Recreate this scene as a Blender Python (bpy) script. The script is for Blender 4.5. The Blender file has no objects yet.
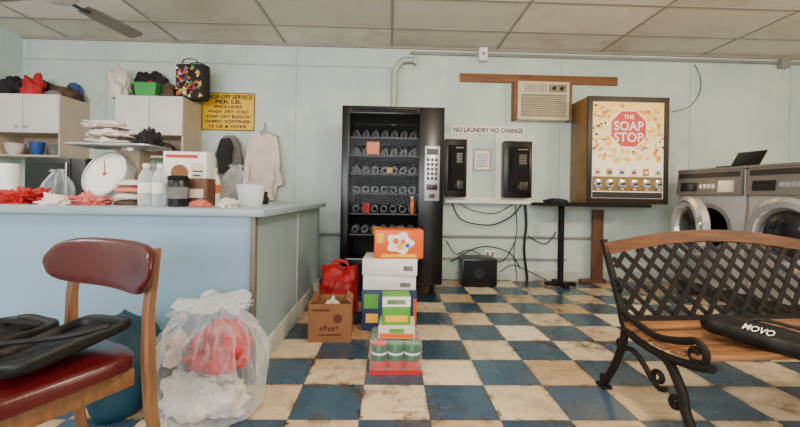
import bpy, bmesh, math, random
from mathutils import Vector, Matrix, noise
random.seed(7)
R = math.radians
PI = math.pi
scene = bpy.context.scene
COL = scene.collection
F = 383.0; PX, PY = 400.0, 196.0; EYE = 0.96
WALL = 4.45; CEIL = 2.69
camrot = Matrix.Rotation(R(-1.5), 3, 'Z') @ Matrix.Rotation(R(90), 3, 'X') @ Matrix.Rotation(R(1.0), 3, 'Z')

def ray(px, py): return camrot @ Vector(((px - PX) / F, -(py - PY) / F, -1))
def at(px, py, Y):
    d = ray(px, py); t = Y / d.y
    return Vector((d.x * t, Y, EYE + d.z * t))
def on(px, py, z=0.0):
    d = ray(px, py); t = (z - EYE) / d.z
    return Vector((d.x * t, d.y * t, z))

# ------------------------------------------------------------------ materials
def lin(c):
    c = c / 255.0
    return c / 12.92 if c <= 0.04045 else ((c + 0.055) / 1.055) ** 2.4
def C(rgb, k=1.0): return (min(lin(rgb[0]) * k, 1), min(lin(rgb[1]) * k, 1), min(lin(rgb[2]) * k, 1), 1)

def newmat(name):
    m = bpy.data.materials.new(name); m.use_nodes = True
    nt = m.node_tree
    return m, nt, nt.nodes['Principled BSDF']
def mixnode(nt, a, b, fac):
    n = nt.nodes.new('ShaderNodeMix'); n.data_type = 'RGBA'
    for sock, v in ((n.inputs[6], a), (n.inputs[7], b), (n.inputs[0], fac)):
        if hasattr(v, 'is_output'): nt.links.new(v, sock)
        else: sock.default_value = v
    return n.outputs[2]
def math_(nt, op, a, b=None):
    n = nt.nodes.new('ShaderNodeMath'); n.operation = op
    for i, v in enumerate((a, b)):
        if v is None: continue
        if hasattr(v, 'is_output'): nt.links.new(v, n.inputs[i])
        else: n.inputs[i].default_value = v
    return n.outputs[0]
def noise_(nt, vec, scale, detail=3, rough=.55):
    n = nt.nodes.new('ShaderNodeTexNoise'); n.inputs['Scale'].default_value = scale
    n.inputs['Detail'].default_value = detail; n.inputs['Roughness'].default_value = rough
    nt.links.new(vec, n.inputs['Vector']); return n.outputs['Fac']
def ramp_(nt, fac, lo, hi, a=0., b=1.):
    n = nt.nodes.new('ShaderNodeMapRange'); nt.links.new(fac, n.inputs[0])
    n.inputs[1].default_value = lo; n.inputs[2].default_value = hi
    n.inputs[3].default_value = a; n.inputs[4].default_value = b
    return n.outputs[0]
def objco(nt): return nt.nodes.new('ShaderNodeTexCoord').outputs['Object']

def M(name, rgb, rough=.5, metal=0., var=.1, scale=6, bump=0., bscale=50, stretch=None, spec=.5, emit=0.):
    m, nt, p = newmat(name)
    co = objco(nt)
    if stretch:
        mp = nt.nodes.new('ShaderNodeMapping'); mp.inputs['Scale'].default_value = stretch
        nt.links.new(co, mp.inputs['Vector']); co = mp.outputs[0]
    f = ramp_(nt, noise_(nt, co, scale), .3, .7)
    colr = mixnode(nt, C(rgb, 1 - var * 1.6), C(rgb, 1 + var), f)
    nt.links.new(colr, p.inputs['Base Color'])
    p.inputs['Roughness'].default_value = rough; p.inputs['Metallic'].default_value = metal
    p.inputs['Specular IOR Level'].default_value = spec
    if emit:
        nt.links.new(colr, p.inputs['Emission Color']); p.inputs['Emission Strength'].default_value = emit
    if bump:
        b = nt.nodes.new('ShaderNodeBump'); b.inputs['Strength'].default_value = bump; b.inputs['Distance'].default_value = .01
        nt.links.new(noise_(nt, co, bscale, 4), b.inputs['Height']); nt.links.new(b.outputs[0], p.inputs['Normal'])
    return m
def glassy(name, rgb, refl, rough=.05):
    m, nt, p = newmat(name)
    tr = nt.nodes.new('ShaderNodeBsdfTransparent'); tr.inputs[0].default_value = C(rgb)
    gl = nt.nodes.new('ShaderNodeBsdfGlossy'); gl.inputs['Roughness'].default_value = rough
    mx = nt.nodes.new('ShaderNodeMixShader'); mx.inputs[0].default_value = refl
    nt.links.new(tr.outputs[0], mx.inputs[1]); nt.links.new(gl.outputs[0], mx.inputs[2])
    nt.links.new(mx.outputs[0], nt.nodes['Material Output'].inputs[0])
    return m

# floor: blue and cream checker with wear
corner = on(424, 385)
T = .305
def floor_mat():
    m, nt, p = newmat('checker_floor')
    co = objco(nt)
    sub = nt.nodes.new('ShaderNodeVectorMath'); sub.operation = 'SUBTRACT'
    nt.links.new(co, sub.inputs[0]); sub.inputs[1].default_value = (corner.x, corner.y, 0)
    sc = nt.nodes.new('ShaderNodeVectorMath'); sc.operation = 'SCALE'; sc.inputs['Scale'].default_value = 1 / T
    nt.links.new(sub.outputs[0], sc.inputs[0])
    sep = nt.nodes.new('ShaderNodeSeparateXYZ'); nt.links.new(sc.outputs[0], sep.inputs[0])
    fx = math_(nt, 'FLOOR', sep.outputs[0]); fy = math_(nt, 'FLOOR', sep.outputs[1])
    par = math_(nt, 'FLOORED_MODULO', math_(nt, 'ADD', fx, fy), 2.0)      # 0 -> cream
    cmb = nt.nodes.new('ShaderNodeCombineXYZ'); nt.links.new(fx, cmb.inputs[0]); nt.links.new(fy, cmb.inputs[1])
    wn = nt.nodes.new('ShaderNodeTexWhiteNoise'); wn.noise_dimensions = '2D'; nt.links.new(cmb.outputs[0], wn.inputs['Vector'])
    cream = mixnode(nt, C((178, 138, 90)), C((236, 218, 184)), math_(nt, 'POWER', wn.outputs['Value'], .6))
    blue = mixnode(nt, C((38, 64, 84)), C((58, 86, 106)), wn.outputs['Value'])
    base = mixnode(nt, cream, blue, par)
    n1 = ramp_(nt, noise_(nt, co, 1.8, 7, .7), .49, .69)
    base = mixnode(nt, base, C((130, 88, 50)), math_(nt, 'MULTIPLY', n1, math_(nt, 'SUBTRACT', .56, math_(nt, 'MULTIPLY', par, .34))))
    big = ramp_(nt, noise_(nt, co, .9, 2, .5), .41, .58)
    n2 = ramp_(nt, noise_(nt, co, 5, 9, .78), .51, .62)
    base = mixnode(nt, base, C((58, 40, 26)), math_(nt, 'MULTIPLY', math_(nt, 'MULTIPLY', n2, big), .85))
    mp = nt.nodes.new('ShaderNodeMapping'); mp.inputs['Scale'].default_value = (3, 22, 1); mp.inputs['Rotation'].default_value = (0, 0, .5)
    nt.links.new(co, mp.inputs['Vector'])
    n3 = ramp_(nt, noise_(nt, mp.outputs[0], 1.6, 3, .6), .61, .68)
    base = mixnode(nt, base, C((70, 52, 38)), math_(nt, 'MULTIPLY', n3, .5))
    n4 = ramp_(nt, noise_(nt, co, 12, 6, .72), .60, .70)
    base = mixnode(nt, base, C((150, 140, 122)), math_(nt, 'MULTIPLY', math_(nt, 'MULTIPLY', n4, par), .3))
    ex = math_(nt, 'ABSOLUTE', math_(nt, 'SUBTRACT', math_(nt, 'FRACT', sep.outputs[0]), .5))
    ey = math_(nt, 'ABSOLUTE', math_(nt, 'SUBTRACT', math_(nt, 'FRACT', sep.outputs[1]), .5))
    edge = math_(nt, 'MAXIMUM', ex, ey)
    worn = math_(nt, 'MULTIPLY', ramp_(nt, edge, .40, .5), ramp_(nt, noise_(nt, co, 5, 6, .75), .46, .60))
    base = mixnode(nt, base, C((80, 56, 36)), math_(nt, 'MULTIPLY', worn, .75))
    chip = math_(nt, 'MULTIPLY', math_(nt, 'GREATER_THAN', edge, .45), ramp_(nt, noise_(nt, co, 11, 4, .7), .59, .63))
    base = mixnode(nt, base, C((46, 32, 22)), math_(nt, 'MULTIPLY', chip, .85))
    seam = math_(nt, 'GREATER_THAN', edge, .492)
    base = mixnode(nt, base, C((50, 45, 40)), math_(nt, 'MULTIPLY', seam, .6))
    nt.links.new(base, p.inputs['Base Color'])
    nt.links.new(ramp_(nt, noise_(nt, co, 4, 4), .2, .8, .15, .38), p.inputs['Roughness'])
    return m
def ceiling_mat(x0, y0):
    m, nt, p = newmat('ceiling_tiles')
    co = objco(nt)
    sep = nt.nodes.new('ShaderNodeSeparateXYZ'); nt.links.new(co, sep.inputs[0])
    fx = math_(nt, 'FLOOR', math_(nt, 'DIVIDE', math_(nt, 'SUBTRACT', sep.outputs[0], x0), 1.22))
    fy = math_(nt, 'FLOOR', math_(nt, 'DIVIDE', math_(nt, 'SUBTRACT', sep.outputs[1], y0), .61))
    cmb = nt.nodes.new('ShaderNodeCombineXYZ'); nt.links.new(fx, cmb.inputs[0]); nt.links.new(fy, cmb.inputs[1])
    wn = nt.nodes.new('ShaderNodeTexWhiteNoise'); wn.noise_dimensions = '2D'; nt.links.new(cmb.outputs[0], wn.inputs['Vector'])
    base = mixnode(nt, C((208, 202, 190)), C((236, 230, 218)), wn.outputs['Value'])
    n1 = ramp_(nt, noise_(nt, co, 1.5, 6, .65), .50, .74)
    base = mixnode(nt, base, C((174, 150, 118)), math_(nt, 'MULTIPLY', n1, .6))
    nt.links.new(base, p.inputs['Base Color']); p.inputs['Roughness'].default_value = .9
    return m
def wall_mat():
    m, nt, p = newmat('mint_wall_paint')
    co = objco(nt)
    base = mixnode(nt, C((184, 203, 196)), C((206, 219, 209)), ramp_(nt, noise_(nt, co, 1.1, 5, .6), .35, .65))
    n1 = ramp_(nt, noise_(nt, co, 3.2, 5, .65), .55, .72)
    base = mixnode(nt, base, C((218, 223, 207)), math_(nt, 'MULTIPLY', n1, .7))
    n2 = ramp_(nt, noise_(nt, co, 2.2, 7, .7), .60, .74)
    base = mixnode(nt, base, C((166, 179, 164)), math_(nt, 'MULTIPLY', n2, .65))
    nt.links.new(base, p.inputs['Base Color']); p.inputs['Roughness'].default_value = .55
    b = nt.nodes.new('ShaderNodeBump'); b.inputs['Strength'].default_value = .18; b.inputs['Distance'].default_value = .01
    nt.links.new(noise_(nt, co, 6, 4), b.inputs['Height']); nt.links.new(b.outputs[0], p.inputs['Normal'])
    return m

m_floor = floor_mat()
m_wall = wall_mat()
m_walltrim = M('mint_trim_paint', (168, 190, 182), .55, var=.06)
m_base = M('baseboard_paint', (190, 196, 186), .6, var=.12)
m_tbar = M('ceiling_grid_metal', (152, 144, 132), .6)
m_counter = M('counter_front_paint', (142, 174, 194), .4, var=.08, scale=1.5)
m_cend = M('counter_end_paint', (148, 170, 174), .5, var=.06, scale=2)
m_ctop = M('counter_laminate', (150, 168, 176), .35, var=.05)
m_cedge = M('counter_edge_strip', (112, 102, 86), .5)
m_white = M('white_laminate', (224, 219, 212), .45, var=.04)
m_cabside = M('cabinet_side', (202, 184, 160), .5, var=.05)
m_black = M('black_plastic', (8, 8, 9), .35, var=.1)
m_blackmat = M('black_matte', (11, 11, 12), .7, var=.15, bump=.15, spec=.3)
m_vend = M('black_enamel', (6, 6, 7), .28, var=.1)
m_inside = M('vending_interior', (8, 8, 9), .8)
m_shelf = M('shelf_metal', (32, 33, 34), .5, .2)
m_coil = M('steel_coil', (170, 170, 166), .4, .0)
m_tag = M('price_strip', (84, 84, 86), .5)
m_steel = M('brushed_steel', (184, 184, 182), .35, .6, var=.08, scale=12, stretch=(1, 1, 12))
m_brass = M('dull_brass', (150, 122, 76), .38, .6, var=.12, scale=12)
m_chrome = M('chrome', (240, 240, 240), .2, .75, var=.03)
m_wash = M('washer_steel', (188, 186, 182), .4, .3, var=.06, scale=5)
m_washpanel = M('washer_control_panel', (128, 124, 119), .4, .3, var=.06)
m_washdark = M('washer_dark_panel', (48, 46, 45), .4)
m_doorglass = M('door_glass', (34, 34, 34), .12)
m_display = M('dark_display', (34, 36, 36), .2)
m_iron = M('cast_iron', (24, 18, 14), .6, .0, var=.2, scale=20, bump=.3, spec=.25)
m_wood = M('varnished_oak', (148, 100, 62), .4, var=.36, scale=5, stretch=(1.2, 14, 14))
m_woodrail = M('bench_rail_wood', (114, 70, 40), .4, var=.34, scale=5, stretch=(1.2, 12, 12))
m_chairwood = M('chair_wood', (130, 88, 54), .4, var=.2, scale=6, stretch=(10, 10, 1.5))
m_board = M('raw_board', (130, 84, 48), .6, var=.2, scale=5, stretch=(1, 10, 10))
m_plank = M('brown_plank', (98, 62, 38), .6, var=.25, scale=5, stretch=(10, 10, 1))
m_vinyl = M('oxblood_vinyl', (78, 11, 15), .26, var=.12, bump=.1, bscale=80)
m_leather = M('black_nylon', (8, 8, 9), .5, var=.2, bump=.2, bscale=90, spec=.4)
m_lining = M('grey_lining', (20, 20, 22), .8, var=.2)
m_strap = M('strap_webbing', (20, 20, 22), .7)
m_card = M('cardboard', (138, 92, 54), .8, var=.1)
m_ink = M('print_ink', (96, 34, 28), .7)
m_red = M('red_cloth', (184, 34, 34), .7, var=.25, scale=5, bump=.4, bscale=18)
m_pink = M('pink_cloth', (214, 112, 100), .8, var=.25, scale=5, bump=.4, bscale=18)
m_redbag = M('red_plastic', (188, 18, 24), .5, var=.25, bump=.6, bscale=16)
m_teal = M('teal_cloth', (14, 66, 84), .7, var=.3, scale=5, bump=.5, bscale=12)
m_whitecloth = M('white_cloth', (220, 212, 202), .8, var=.15, scale=5, bump=.5, bscale=14)
m_darkcloth = M('charcoal_cloth', (34, 32, 34), .85, var=.25, scale=5, bump=.5, bscale=14)
m_browncloth = M('brown_cloth', (84, 62, 48), .85, var=.25, bump=.4, bscale=14)
m_greycloth = M('grey_cloth', (120, 118, 116), .85, var=.3, bump=.5, bscale=14)
m_bluecloth = M('blue_cloth', (58, 84, 132), .85, var=.25, bump=.5, bscale=14)
m_shirt = M('pale_pink_cloth', (236, 216, 208), .85, var=.08, scale=8, bump=.3, bscale=12)
m_green = M('green_plastic', (60, 150, 70), .4)
m_orange = M('orange_card', (228, 94, 16), .45, var=.08)
m_greencard = M('green_card', (86, 160, 50), .45, var=.1)
m_bluecard = M('navy_card', (30, 52, 98), .5, var=.15)
m_yellow = M('yellow_sign', (240, 184, 18), .5, var=.05)
m_paper = M('white_paper', (238, 235, 226), .7, var=.03)
m_txt = M('black_ink', (8, 7, 6), .6)
m_txtred = M('red_ink', (190, 36, 28), .5)
m_txtwhite = M('white_ink', (240, 238, 232), .5, var=.02)
m_whitebox = M('white_carton', (232, 230, 224), .55, var=.04)
m_beige = M('beige_plastic', (214, 200, 172), .5, var=.04)
m_beigedark = M('dark_beige_plastic', (142, 128, 104), .6)  # darker beige for louvers, grille backing, scale column and notice frame
m_silvercard = M('silver_card', (206, 200, 188), .4, .2)
m_pipe = M('painted_pipe', (184, 188, 180), .45, .2)
m_conduit = M('grey_conduit', (142, 144, 138), .45, .2)
m_fan = M('fan_blade', (128, 122, 114), .5, var=.1)
m_fanw = M('fan_metal', (190, 186, 178), .4)
m_soapwood = M('dispenser_brown', (40, 30, 23), .35, .2, var=.15)
m_soapside = M('dispenser_side', (136, 98, 54), .4, var=.15)
m_soapred = M('sign_red', (206, 34, 24), .4, var=.04)
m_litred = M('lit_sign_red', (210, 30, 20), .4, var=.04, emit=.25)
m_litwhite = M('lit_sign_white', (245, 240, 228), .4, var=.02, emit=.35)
m_bubble = M('bubble_yellow', (248, 196, 60), .4, var=.03, emit=.3)
m_bubor = M('bubble_orange', (236, 130, 30), .4, var=.03, emit=.25)
m_bubdark = M('bubble_dark', (60, 46, 40), .5)
m_bluepaint = M('blue_print', (40, 80, 160), .5)
def bagmat(name, rgb, edge, face, bump=.5, ns=9, dist=.04):
    m, nt, p = newmat(name)
    co = objco(nt)
    p.inputs['Base Color'].default_value = C(rgb); p.inputs['Roughness'].default_value = .14
    b = nt.nodes.new('ShaderNodeBump'); b.inputs['Strength'].default_value = bump; b.inputs['Distance'].default_value = dist
    mp = nt.nodes.new('ShaderNodeMapping'); mp.inputs['Scale'].default_value = (1.6, 1.6, .7); nt.links.new(co, mp.inputs['Vector'])
    nn = noise_(nt, mp.outputs[0], ns, 1.5, .4)
    rid = math_(nt, 'ABSOLUTE', math_(nt, 'SUBTRACT', nn, .5))
    nt.links.new(rid, b.inputs['Height']); nt.links.new(b.outputs[0], p.inputs['Normal'])
    lw = nt.nodes.new('ShaderNodeLayerWeight'); lw.inputs['Blend'].default_value = .35
    nt.links.new(b.outputs[0], lw.inputs['Normal'])
    tr = nt.nodes.new('ShaderNodeBsdfTransparent'); mx = nt.nodes.new('ShaderNodeMixShader')
    nt.links.new(ramp_(nt, lw.outputs['Facing'], 0, .8, face, edge), mx.inputs[0])
    nt.links.new(p.outputs[0], mx.inputs[1]); nt.links.new(tr.outputs[0], mx.inputs[2])
    nt.links.new(mx.outputs[0], nt.nodes['Material Output'].inputs[0])
    return m
m_bag = bagmat('clear_white_plastic', (236, 238, 240), .35, .92, .75, 8)
m_tub = bagmat('frosted_plastic', (226, 228, 226), .05, .35, .05)
m_bottle = bagmat('bottle_plastic', (220, 226, 232), .1, .6, .2, 20)
m_film = bagmat('shrink_film', (230, 236, 238), .65, .93, .8, 12)
m_glass = glassy('vending_glass', (245, 246, 248), .004, .02)
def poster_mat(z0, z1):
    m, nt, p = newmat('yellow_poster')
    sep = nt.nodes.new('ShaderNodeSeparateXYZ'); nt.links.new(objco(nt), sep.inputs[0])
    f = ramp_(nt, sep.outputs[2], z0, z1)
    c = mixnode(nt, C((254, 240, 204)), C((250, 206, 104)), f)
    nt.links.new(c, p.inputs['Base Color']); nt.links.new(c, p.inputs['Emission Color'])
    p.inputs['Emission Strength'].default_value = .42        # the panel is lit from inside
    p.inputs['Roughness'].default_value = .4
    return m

# ------------------------------------------------------------------ mesh builder
def catmull(pts, k=6):
    pts = [Vector(p) for p in pts]; out = []
    n = len(pts)
    for i in range(n - 1):
        p0 = pts[max(i - 1, 0)]; p1 = pts[i]; p2 = pts[i + 1]; p3 = pts[min(i + 2, n - 1)]
        for j in range(k):
            t = j / k
            out.append(.5 * ((2 * p1) + (p2 - p0) * t + (2 * p0 - 5 * p1 + 4 * p2 - p3) * t * t + (3 * p1 - p0 - 3 * p2 + p3) * t ** 3))
    out.append(pts[-1]); return out

class MB:
    def __init__(s): s.bm = bmesh.new()
    def box(s, c, d, bev=0., rot=None):
        r = bmesh.ops.create_cube(s.bm, size=1); vs = r['verts']
        for v in vs: v.co = Vector((v.co.x * d[0], v.co.y * d[1], v.co.z * d[2]))
        if bev:
            es = list({e for v in vs for e in v.link_edges})
            rb = bmesh.ops.bevel(s.bm, geom=es, offset=bev, segments=2, profile=.5, affect='EDGES')
            vs = list({v for f in rb['faces'] for v in f.verts} | {v for v in vs if v.is_valid})
        mt = Matrix.Translation(Vector(c))
        if rot is not None: mt = mt @ rot.to_4x4()
        bmesh.ops.transform(s.bm, matrix=mt, verts=vs); return s
    def span(s, a, b, bev=0.):
        a = Vector(a); b = Vector(b)
        d = b - a
        return s.box((a + b) / 2, (abs(d.x), abs(d.y), abs(d.z)), bev)
    def cyl(s, p0, p1, r, r2=None, n=20):
        p0 = Vector(p0); p1 = Vector(p1); d = p1 - p0
        q = d.to_track_quat('Z', 'Y').to_matrix().to_4x4()
        bmesh.ops.create_cone(s.bm, cap_ends=True, segments=n, radius1=r, radius2=r if r2 is None else r2, depth=d.length,
                              matrix=Matrix.Translation((p0 + p1) / 2) @ q); return s
    def rings(s, rings, close=True, caps=True):
        vr = [[s.bm.verts.new(p) for p in ring] for ring in rings]
        n = len(vr[0])
        for a, b in zip(vr, vr[1:]):
            for i in range(n if close else n - 1):
                j = (i + 1) % n
                try: s.bm.faces.new((a[i], a[j], b[j], b[i]))
                except ValueError: pass
        if caps:
            s.bm.faces.new(list(reversed(vr[0]))); s.bm.faces.new(vr[-1])
        return s
    def tube(s, pts, r, n=8, smooth=0, flat=None):
        pts = catmull(pts, smooth) if smooth else [Vector(p) for p in pts]
        rr = r if isinstance(r, (list, tuple)) else None
        out = []; up = None
        for i, p in enumerate(pts):
            t = (pts[min(i + 1, len(pts) - 1)] - pts[max(i - 1, 0)]).normalized()
            if up is None:
                up = Vector((0, 0, 1)) if abs(t.z) < .9 else Vector((1, 0, 0))
            b = t.cross(up).normalized(); up = b.cross(t).normalized()
            rad = r if rr is None else rr[0] + (rr[1] - rr[0]) * i / (len(pts) - 1)
            out.append([p + b * math.cos(2 * PI * k / n) * rad + up * math.sin(2 * PI * k / n) * rad for k in range(n)])
        return s.rings(out)
    def ribbon(s, pts, a, b):
        a = Vector(a); b = Vector(b)
        return s.rings([[Vector(p) + a + b, Vector(p) - a + b, Vector(p) - a - b, Vector(p) + a - b] for p in pts])
    def lathe(s, prof, n=24, mt=None, caps=True):
        mt = mt or Matrix.Identity(4)
        return s.rings([[mt @ Vector((r * math.cos(2 * PI * k / n), r * math.sin(2 * PI * k / n), z)) for k in range(n)] for r, z in prof], caps=caps)
    def prism(s, poly, t, mt=None):
        mt = mt or Matrix.Identity(4)
        lo = [mt @ Vector((x, y, 0)) for x, y in poly]; hi = [mt @ Vector((x, y, t)) for x, y in poly]
        return s.rings([lo, hi])
    def pad(s, c, d, e=4, n=36, dome=.01, prof=None):
        w, dp, h = d
        prof = prof or [(.94, 0), (1, .15), (1, .7), (.97, .88), (.88, 1.0), (.5, 1.0 + dome / h)]
        rs = []
        for k, z in prof:
            ring = []
            for i in range(n):
                a = 2 * PI * i / n; ca, sa = math.cos(a), math.sin(a)
                ring.append(Vector((c[0] + k * w / 2 * math.copysign(abs(ca) ** (2 / e), ca), c[1] + k * dp / 2 * math.copysign(abs(sa) ** (2 / e), sa), c[2] + z * h)))
            rs.append(ring)
        return s.rings(rs)
    def blob(s, c, d, seed=0, amp=.2, freq=1.6, sub=4, lo=-.45, ridge=.7):
        r = bmesh.ops.create_icosphere(s.bm, subdivisions=sub, radius=1)
        vs = r['verts']; off = Vector((seed * 3.7, seed * 1.3, seed * 2.1))
        for v in vs:
            p = v.co.copy()
            k = 1 + amp * noise.noise(p * freq + off) + amp * ridge * (abs(noise.noise(p * freq * 2.2 + off)) - .2) + amp * .3 * noise.noise(p * freq * 5 + off)
            p *= k
            v.co = Vector((p.x, p.y, max(p.z, lo)))
        xs = [v.co.x for v in vs]; ys = [v.co.y for v in vs]; zs = [v.co.z for v in vs]
        for v in vs:
            v.co = Vector((c[0] + ((v.co.x - min(xs)) / (max(xs) - min(xs)) - .5) * d[0],
                           c[1] + ((v.co.y - min(ys)) / (max(ys) - min(ys)) - .5) * d[1],
                           c[2] + (v.co.z - min(zs)) / (max(zs) - min(zs)) * d[2]))
        return s
    def sack(s, prof, seed, sx=1., sy=1., n=96, fold=.1, lean=0.):
        """thin bag wall: profile (radius, z), vertical pleats growing towards the neck"""
        pr = catmull([(r, 0, z) for r, z in prof], 7); zt = prof[-1][1]; rs = []
        for q, p in enumerate(pr):
            ring = []; h = p.z / zt; amp = fold * (.35 + 1.3 * max(0, h) ** 2)
            for i in range(n):
                a = 2 * PI * i / n; ca, sa = math.cos(a), math.sin(a)
                k = 1 + amp * noise.noise(Vector((ca * 2.2, sa * 2.2, h * 1.6 + seed))) * 1.6 \
                      + amp * (.3 - abs(noise.noise(Vector((ca * 4.5, sa * 4.5, h * 2.5 + seed * 2))))) * 1.5
                z = p.z + .035 * h * noise.noise(Vector((ca * 3, sa * 3, seed * 3))) * (1 if q > 3 else 0)
                ring.append(Vector((p.x * k * ca * sx + lean * h * h, p.x * k * sa * sy, max(z, .001))))
            rs.append(ring)
        return s.rings(rs)
    def crumple(s, amp, freq, seed):
        for v in s.bm.verts:
            o = Vector((seed, seed * 2, seed * 3))
            v.co += amp * Vector((noise.noise(v.co * freq + o), noise.noise(v.co * freq + o * 2), noise.noise(v.co * freq + o * 3)))
        return s
    def xf(s, mt):
        bmesh.ops.transform(s.bm, matrix=mt, verts=s.bm.verts[:]); return s
    def build(s, name, mat, parent=None, loc=None, rz=0, angle=40):
        bmesh.ops.recalc_face_normals(s.bm, faces=s.bm.faces[:])
        me = bpy.data.meshes.new(name); s.bm.to_mesh(me); s.bm.free()
        me.materials.append(mat)
        for p in me.polygons: p.use_smooth = True
        me.set_sharp_from_angle(angle=R(angle))
        o = bpy.data.objects.new(name, me); COL.objects.link(o)
        if parent: o.parent = parent
        if loc is not None: o.location = loc
        if rz: o.rotation_euler.z = rz
        return o

def tag(o, label, cat, group=None):
    o['label'] = label; o['category'] = cat
    if group: o['group'] = group
    return o
def thing(name, label, cat, loc=(0, 0, 0), rz=0, group=None):
    o = bpy.data.objects.new(name, None); COL.objects.link(o)
    o.empty_display_size = .1
    o.location = loc; o.rotation_euler.z = rz
    return tag(o, label, cat, group)
def solo(mb, name, mat, label, cat, loc=(0, 0, 0), rz=0, group=None, angle=40):
    return tag(mb.build(name, mat, None, loc, rz, angle), label, cat, group)
def struct(name, mb, mat):
    o = mb.build(name, mat); o['kind'] = 'structure'; return o
RX = Matrix.Rotation(R(90), 4, 'X')
def txt(name, body, w, h, mat, parent, loc, rot=RX, ext=.001, bold=.0):
    cu = bpy.data.curves.new('tmp', 'FONT'); cu.body = body; cu.extrude = .0; cu.size = 1; cu.offset = bold; cu.resolution_u = 3
    ob = bpy.data.objects.new('tmp', cu); COL.objects.link(ob)
    bpy.context.view_layer.update()
    me = bpy.data.meshes.new_from_object(ob.evaluated_get(bpy.context.evaluated_depsgraph_get()))
    bpy.data.objects.remove(ob); bpy.data.curves.remove(cu)
    xs = [v.co.x for v in me.vertices]; ys = [v.co.y for v in me.vertices]
    sx = w / (max(xs) - min(xs)); sy = h / (max(ys) - min(ys))
    for v in me.vertices:
        v.co = Vector(((v.co.x - (max(xs) + min(xs)) / 2) * sx, (v.co.y - (max(ys) + min(ys)) / 2) * sy, 0))
    me.name = name; me.materials.clear(); me.materials.append(mat)
    o = bpy.data.objects.new(name, me); COL.objects.link(o); o.parent = parent
    o.matrix_local = Matrix.Translation(Vector(loc)) @ rot
    return o

# ------------------------------------------------------------------ shell
XL = at(22, 100, WALL).x; XR = 6.2; YF = -3.0
struct('floor', MB().span((XL - .1, YF, -.1), (XR + .1, WALL + .1, 0)), m_floor)
gx0 = at(392, 46, WALL).x; gy0 = 3.95 - .61 * 12
struct('ceiling', MB().span((XL - .1, YF, CEIL), (XR + .1, WALL + .1, CEIL + .1)), ceiling_mat(gx0, gy0))
struct('wall_back', MB().span((XL - .1, WALL, 0), (XR + .1, WALL + .1, CEIL)), m_wall)
struct('wall_left', MB().span((XL - .1, YF, 0), (XL, WALL, CEIL)), m_wall)
struct('wall_right', MB().span((XR, YF, 0), (XR + .1, WALL, CEIL)), m_wall)
struct('baseboard_back', MB().span((XL, WALL - .018, 0), (XR, WALL, .11), .004), m_base)
struct('baseboard_left', MB().span((XL, 3.9, 0), (XL + .018, WALL - .02, .11), .004), m_base)
g = MB()
for k in range(-4, 6):
    x = gx0 + k * 1.22
    if XL < x < XR: g.box((x, (YF + WALL) / 2, CEIL - .003), (.022, WALL - YF, .006))
for k in range(0, 14):
    y = 3.95 - .61 * k
    if y > YF: g.box(((XL + XR) / 2, y, CEIL - .0035), (XR - XL, .022, .007))
g.box(((XL + XR) / 2, WALL - .012, CEIL - .012), (XR - XL, .024, .024))
struct('trim_1', g, m_tbar)
zs = at(200, 63, WALL).z
struct('trim_2', MB().box(((XL + .35) / 2, WALL - .004, zs), (.35 - XL, .008, .012)), m_walltrim)
sm = MB()
for px in (28, 106, 296, 560, 690, 790): sm.box((at(px, 100, WALL).x, WALL - .001, 1.4), (.009, .002, 2.5))
struct('trim_3', sm, m_walltrim)

# ------------------------------------------------------------------ ceiling fan
t = thing('ceiling_fan', 'grey four-bladed ceiling fan at the upper left of the room', 'ceiling fan', (-2.36, 2.74, CEIL))
FZ = -.37
MB().lathe([(.07, 0), (.07, -.03), (.03, -.06)]).build('canopy', m_fanw, t)
MB().cyl((0, 0, -.05), (0, 0, -.29), .014).build('downrod', m_fanw, t)
MB().lathe([(.04, -.27), (.12, -.29), (.13, -.36), (.09, -.40), (.04, -.42)]).build('motor', m_fanw, t)
for k in range(4):
    a = R(80 + 90 * k); rot = Matrix.Rotation(a, 4, 'Z') @ Matrix.Rotation(R(-14), 4, 'X')
    b = MB(); b.prism([(.2, -.05), (.3, -.062), (.66, -.068), (.7, -.05), (.7, .05), (.66, .068), (.3, .062), (.2, .05)], .008, Matrix.Translation((0, 0, FZ)) @ rot)
    bl = b.build('blade', m_fan, t)
    MB().box((.17, 0, -.006), (.16, .03, .006)).xf(Matrix.Translation((0, 0, FZ)) @ rot).build('bracket', m_washdark, bl)

# ------------------------------------------------------------------ service counter
CZ = .88
cf = 1.98; cb = 3.82
xr = at(252, 300, cf).x
t = thing('service_counter', 'long pale blue service counter with laminate top', 'counter', (xr, cf, 0))
cl = XL - xr + .02
MB().span((cl, 0, .09), (0, .02, CZ - .04)).build('front_panel', m_counter, t)
MB().span((-.02, .021, .09), (0, cb - cf, CZ - .04)).build('end_panel', m_cend, t)
MB().span((.0005, .04, 0), (.014, cb - cf, .13), .003).build('end_baseboard', m_base, t)
MB().span((-.012, -.012, 0), (.014, .03, CZ - .04), .003).build('corner_strip', m_cedge, t)
MB().span((.0005, .93, .131), (.008, .95, CZ - .04), .002).build('panel_seam', m_base, t)
MB().span((cl, .03, 0), (-.03, .06, .09)).build('kick_board', m_blackmat, t)
MB().span((cl, cb - cf - .02, .0), (-.021, cb - cf, CZ - .04)).build('back_panel', m_cend, t)
MB().span((cl, -.03, CZ - .04), (.06, cb - cf + .03, CZ), .006).build('countertop', m_ctop, t)

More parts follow.
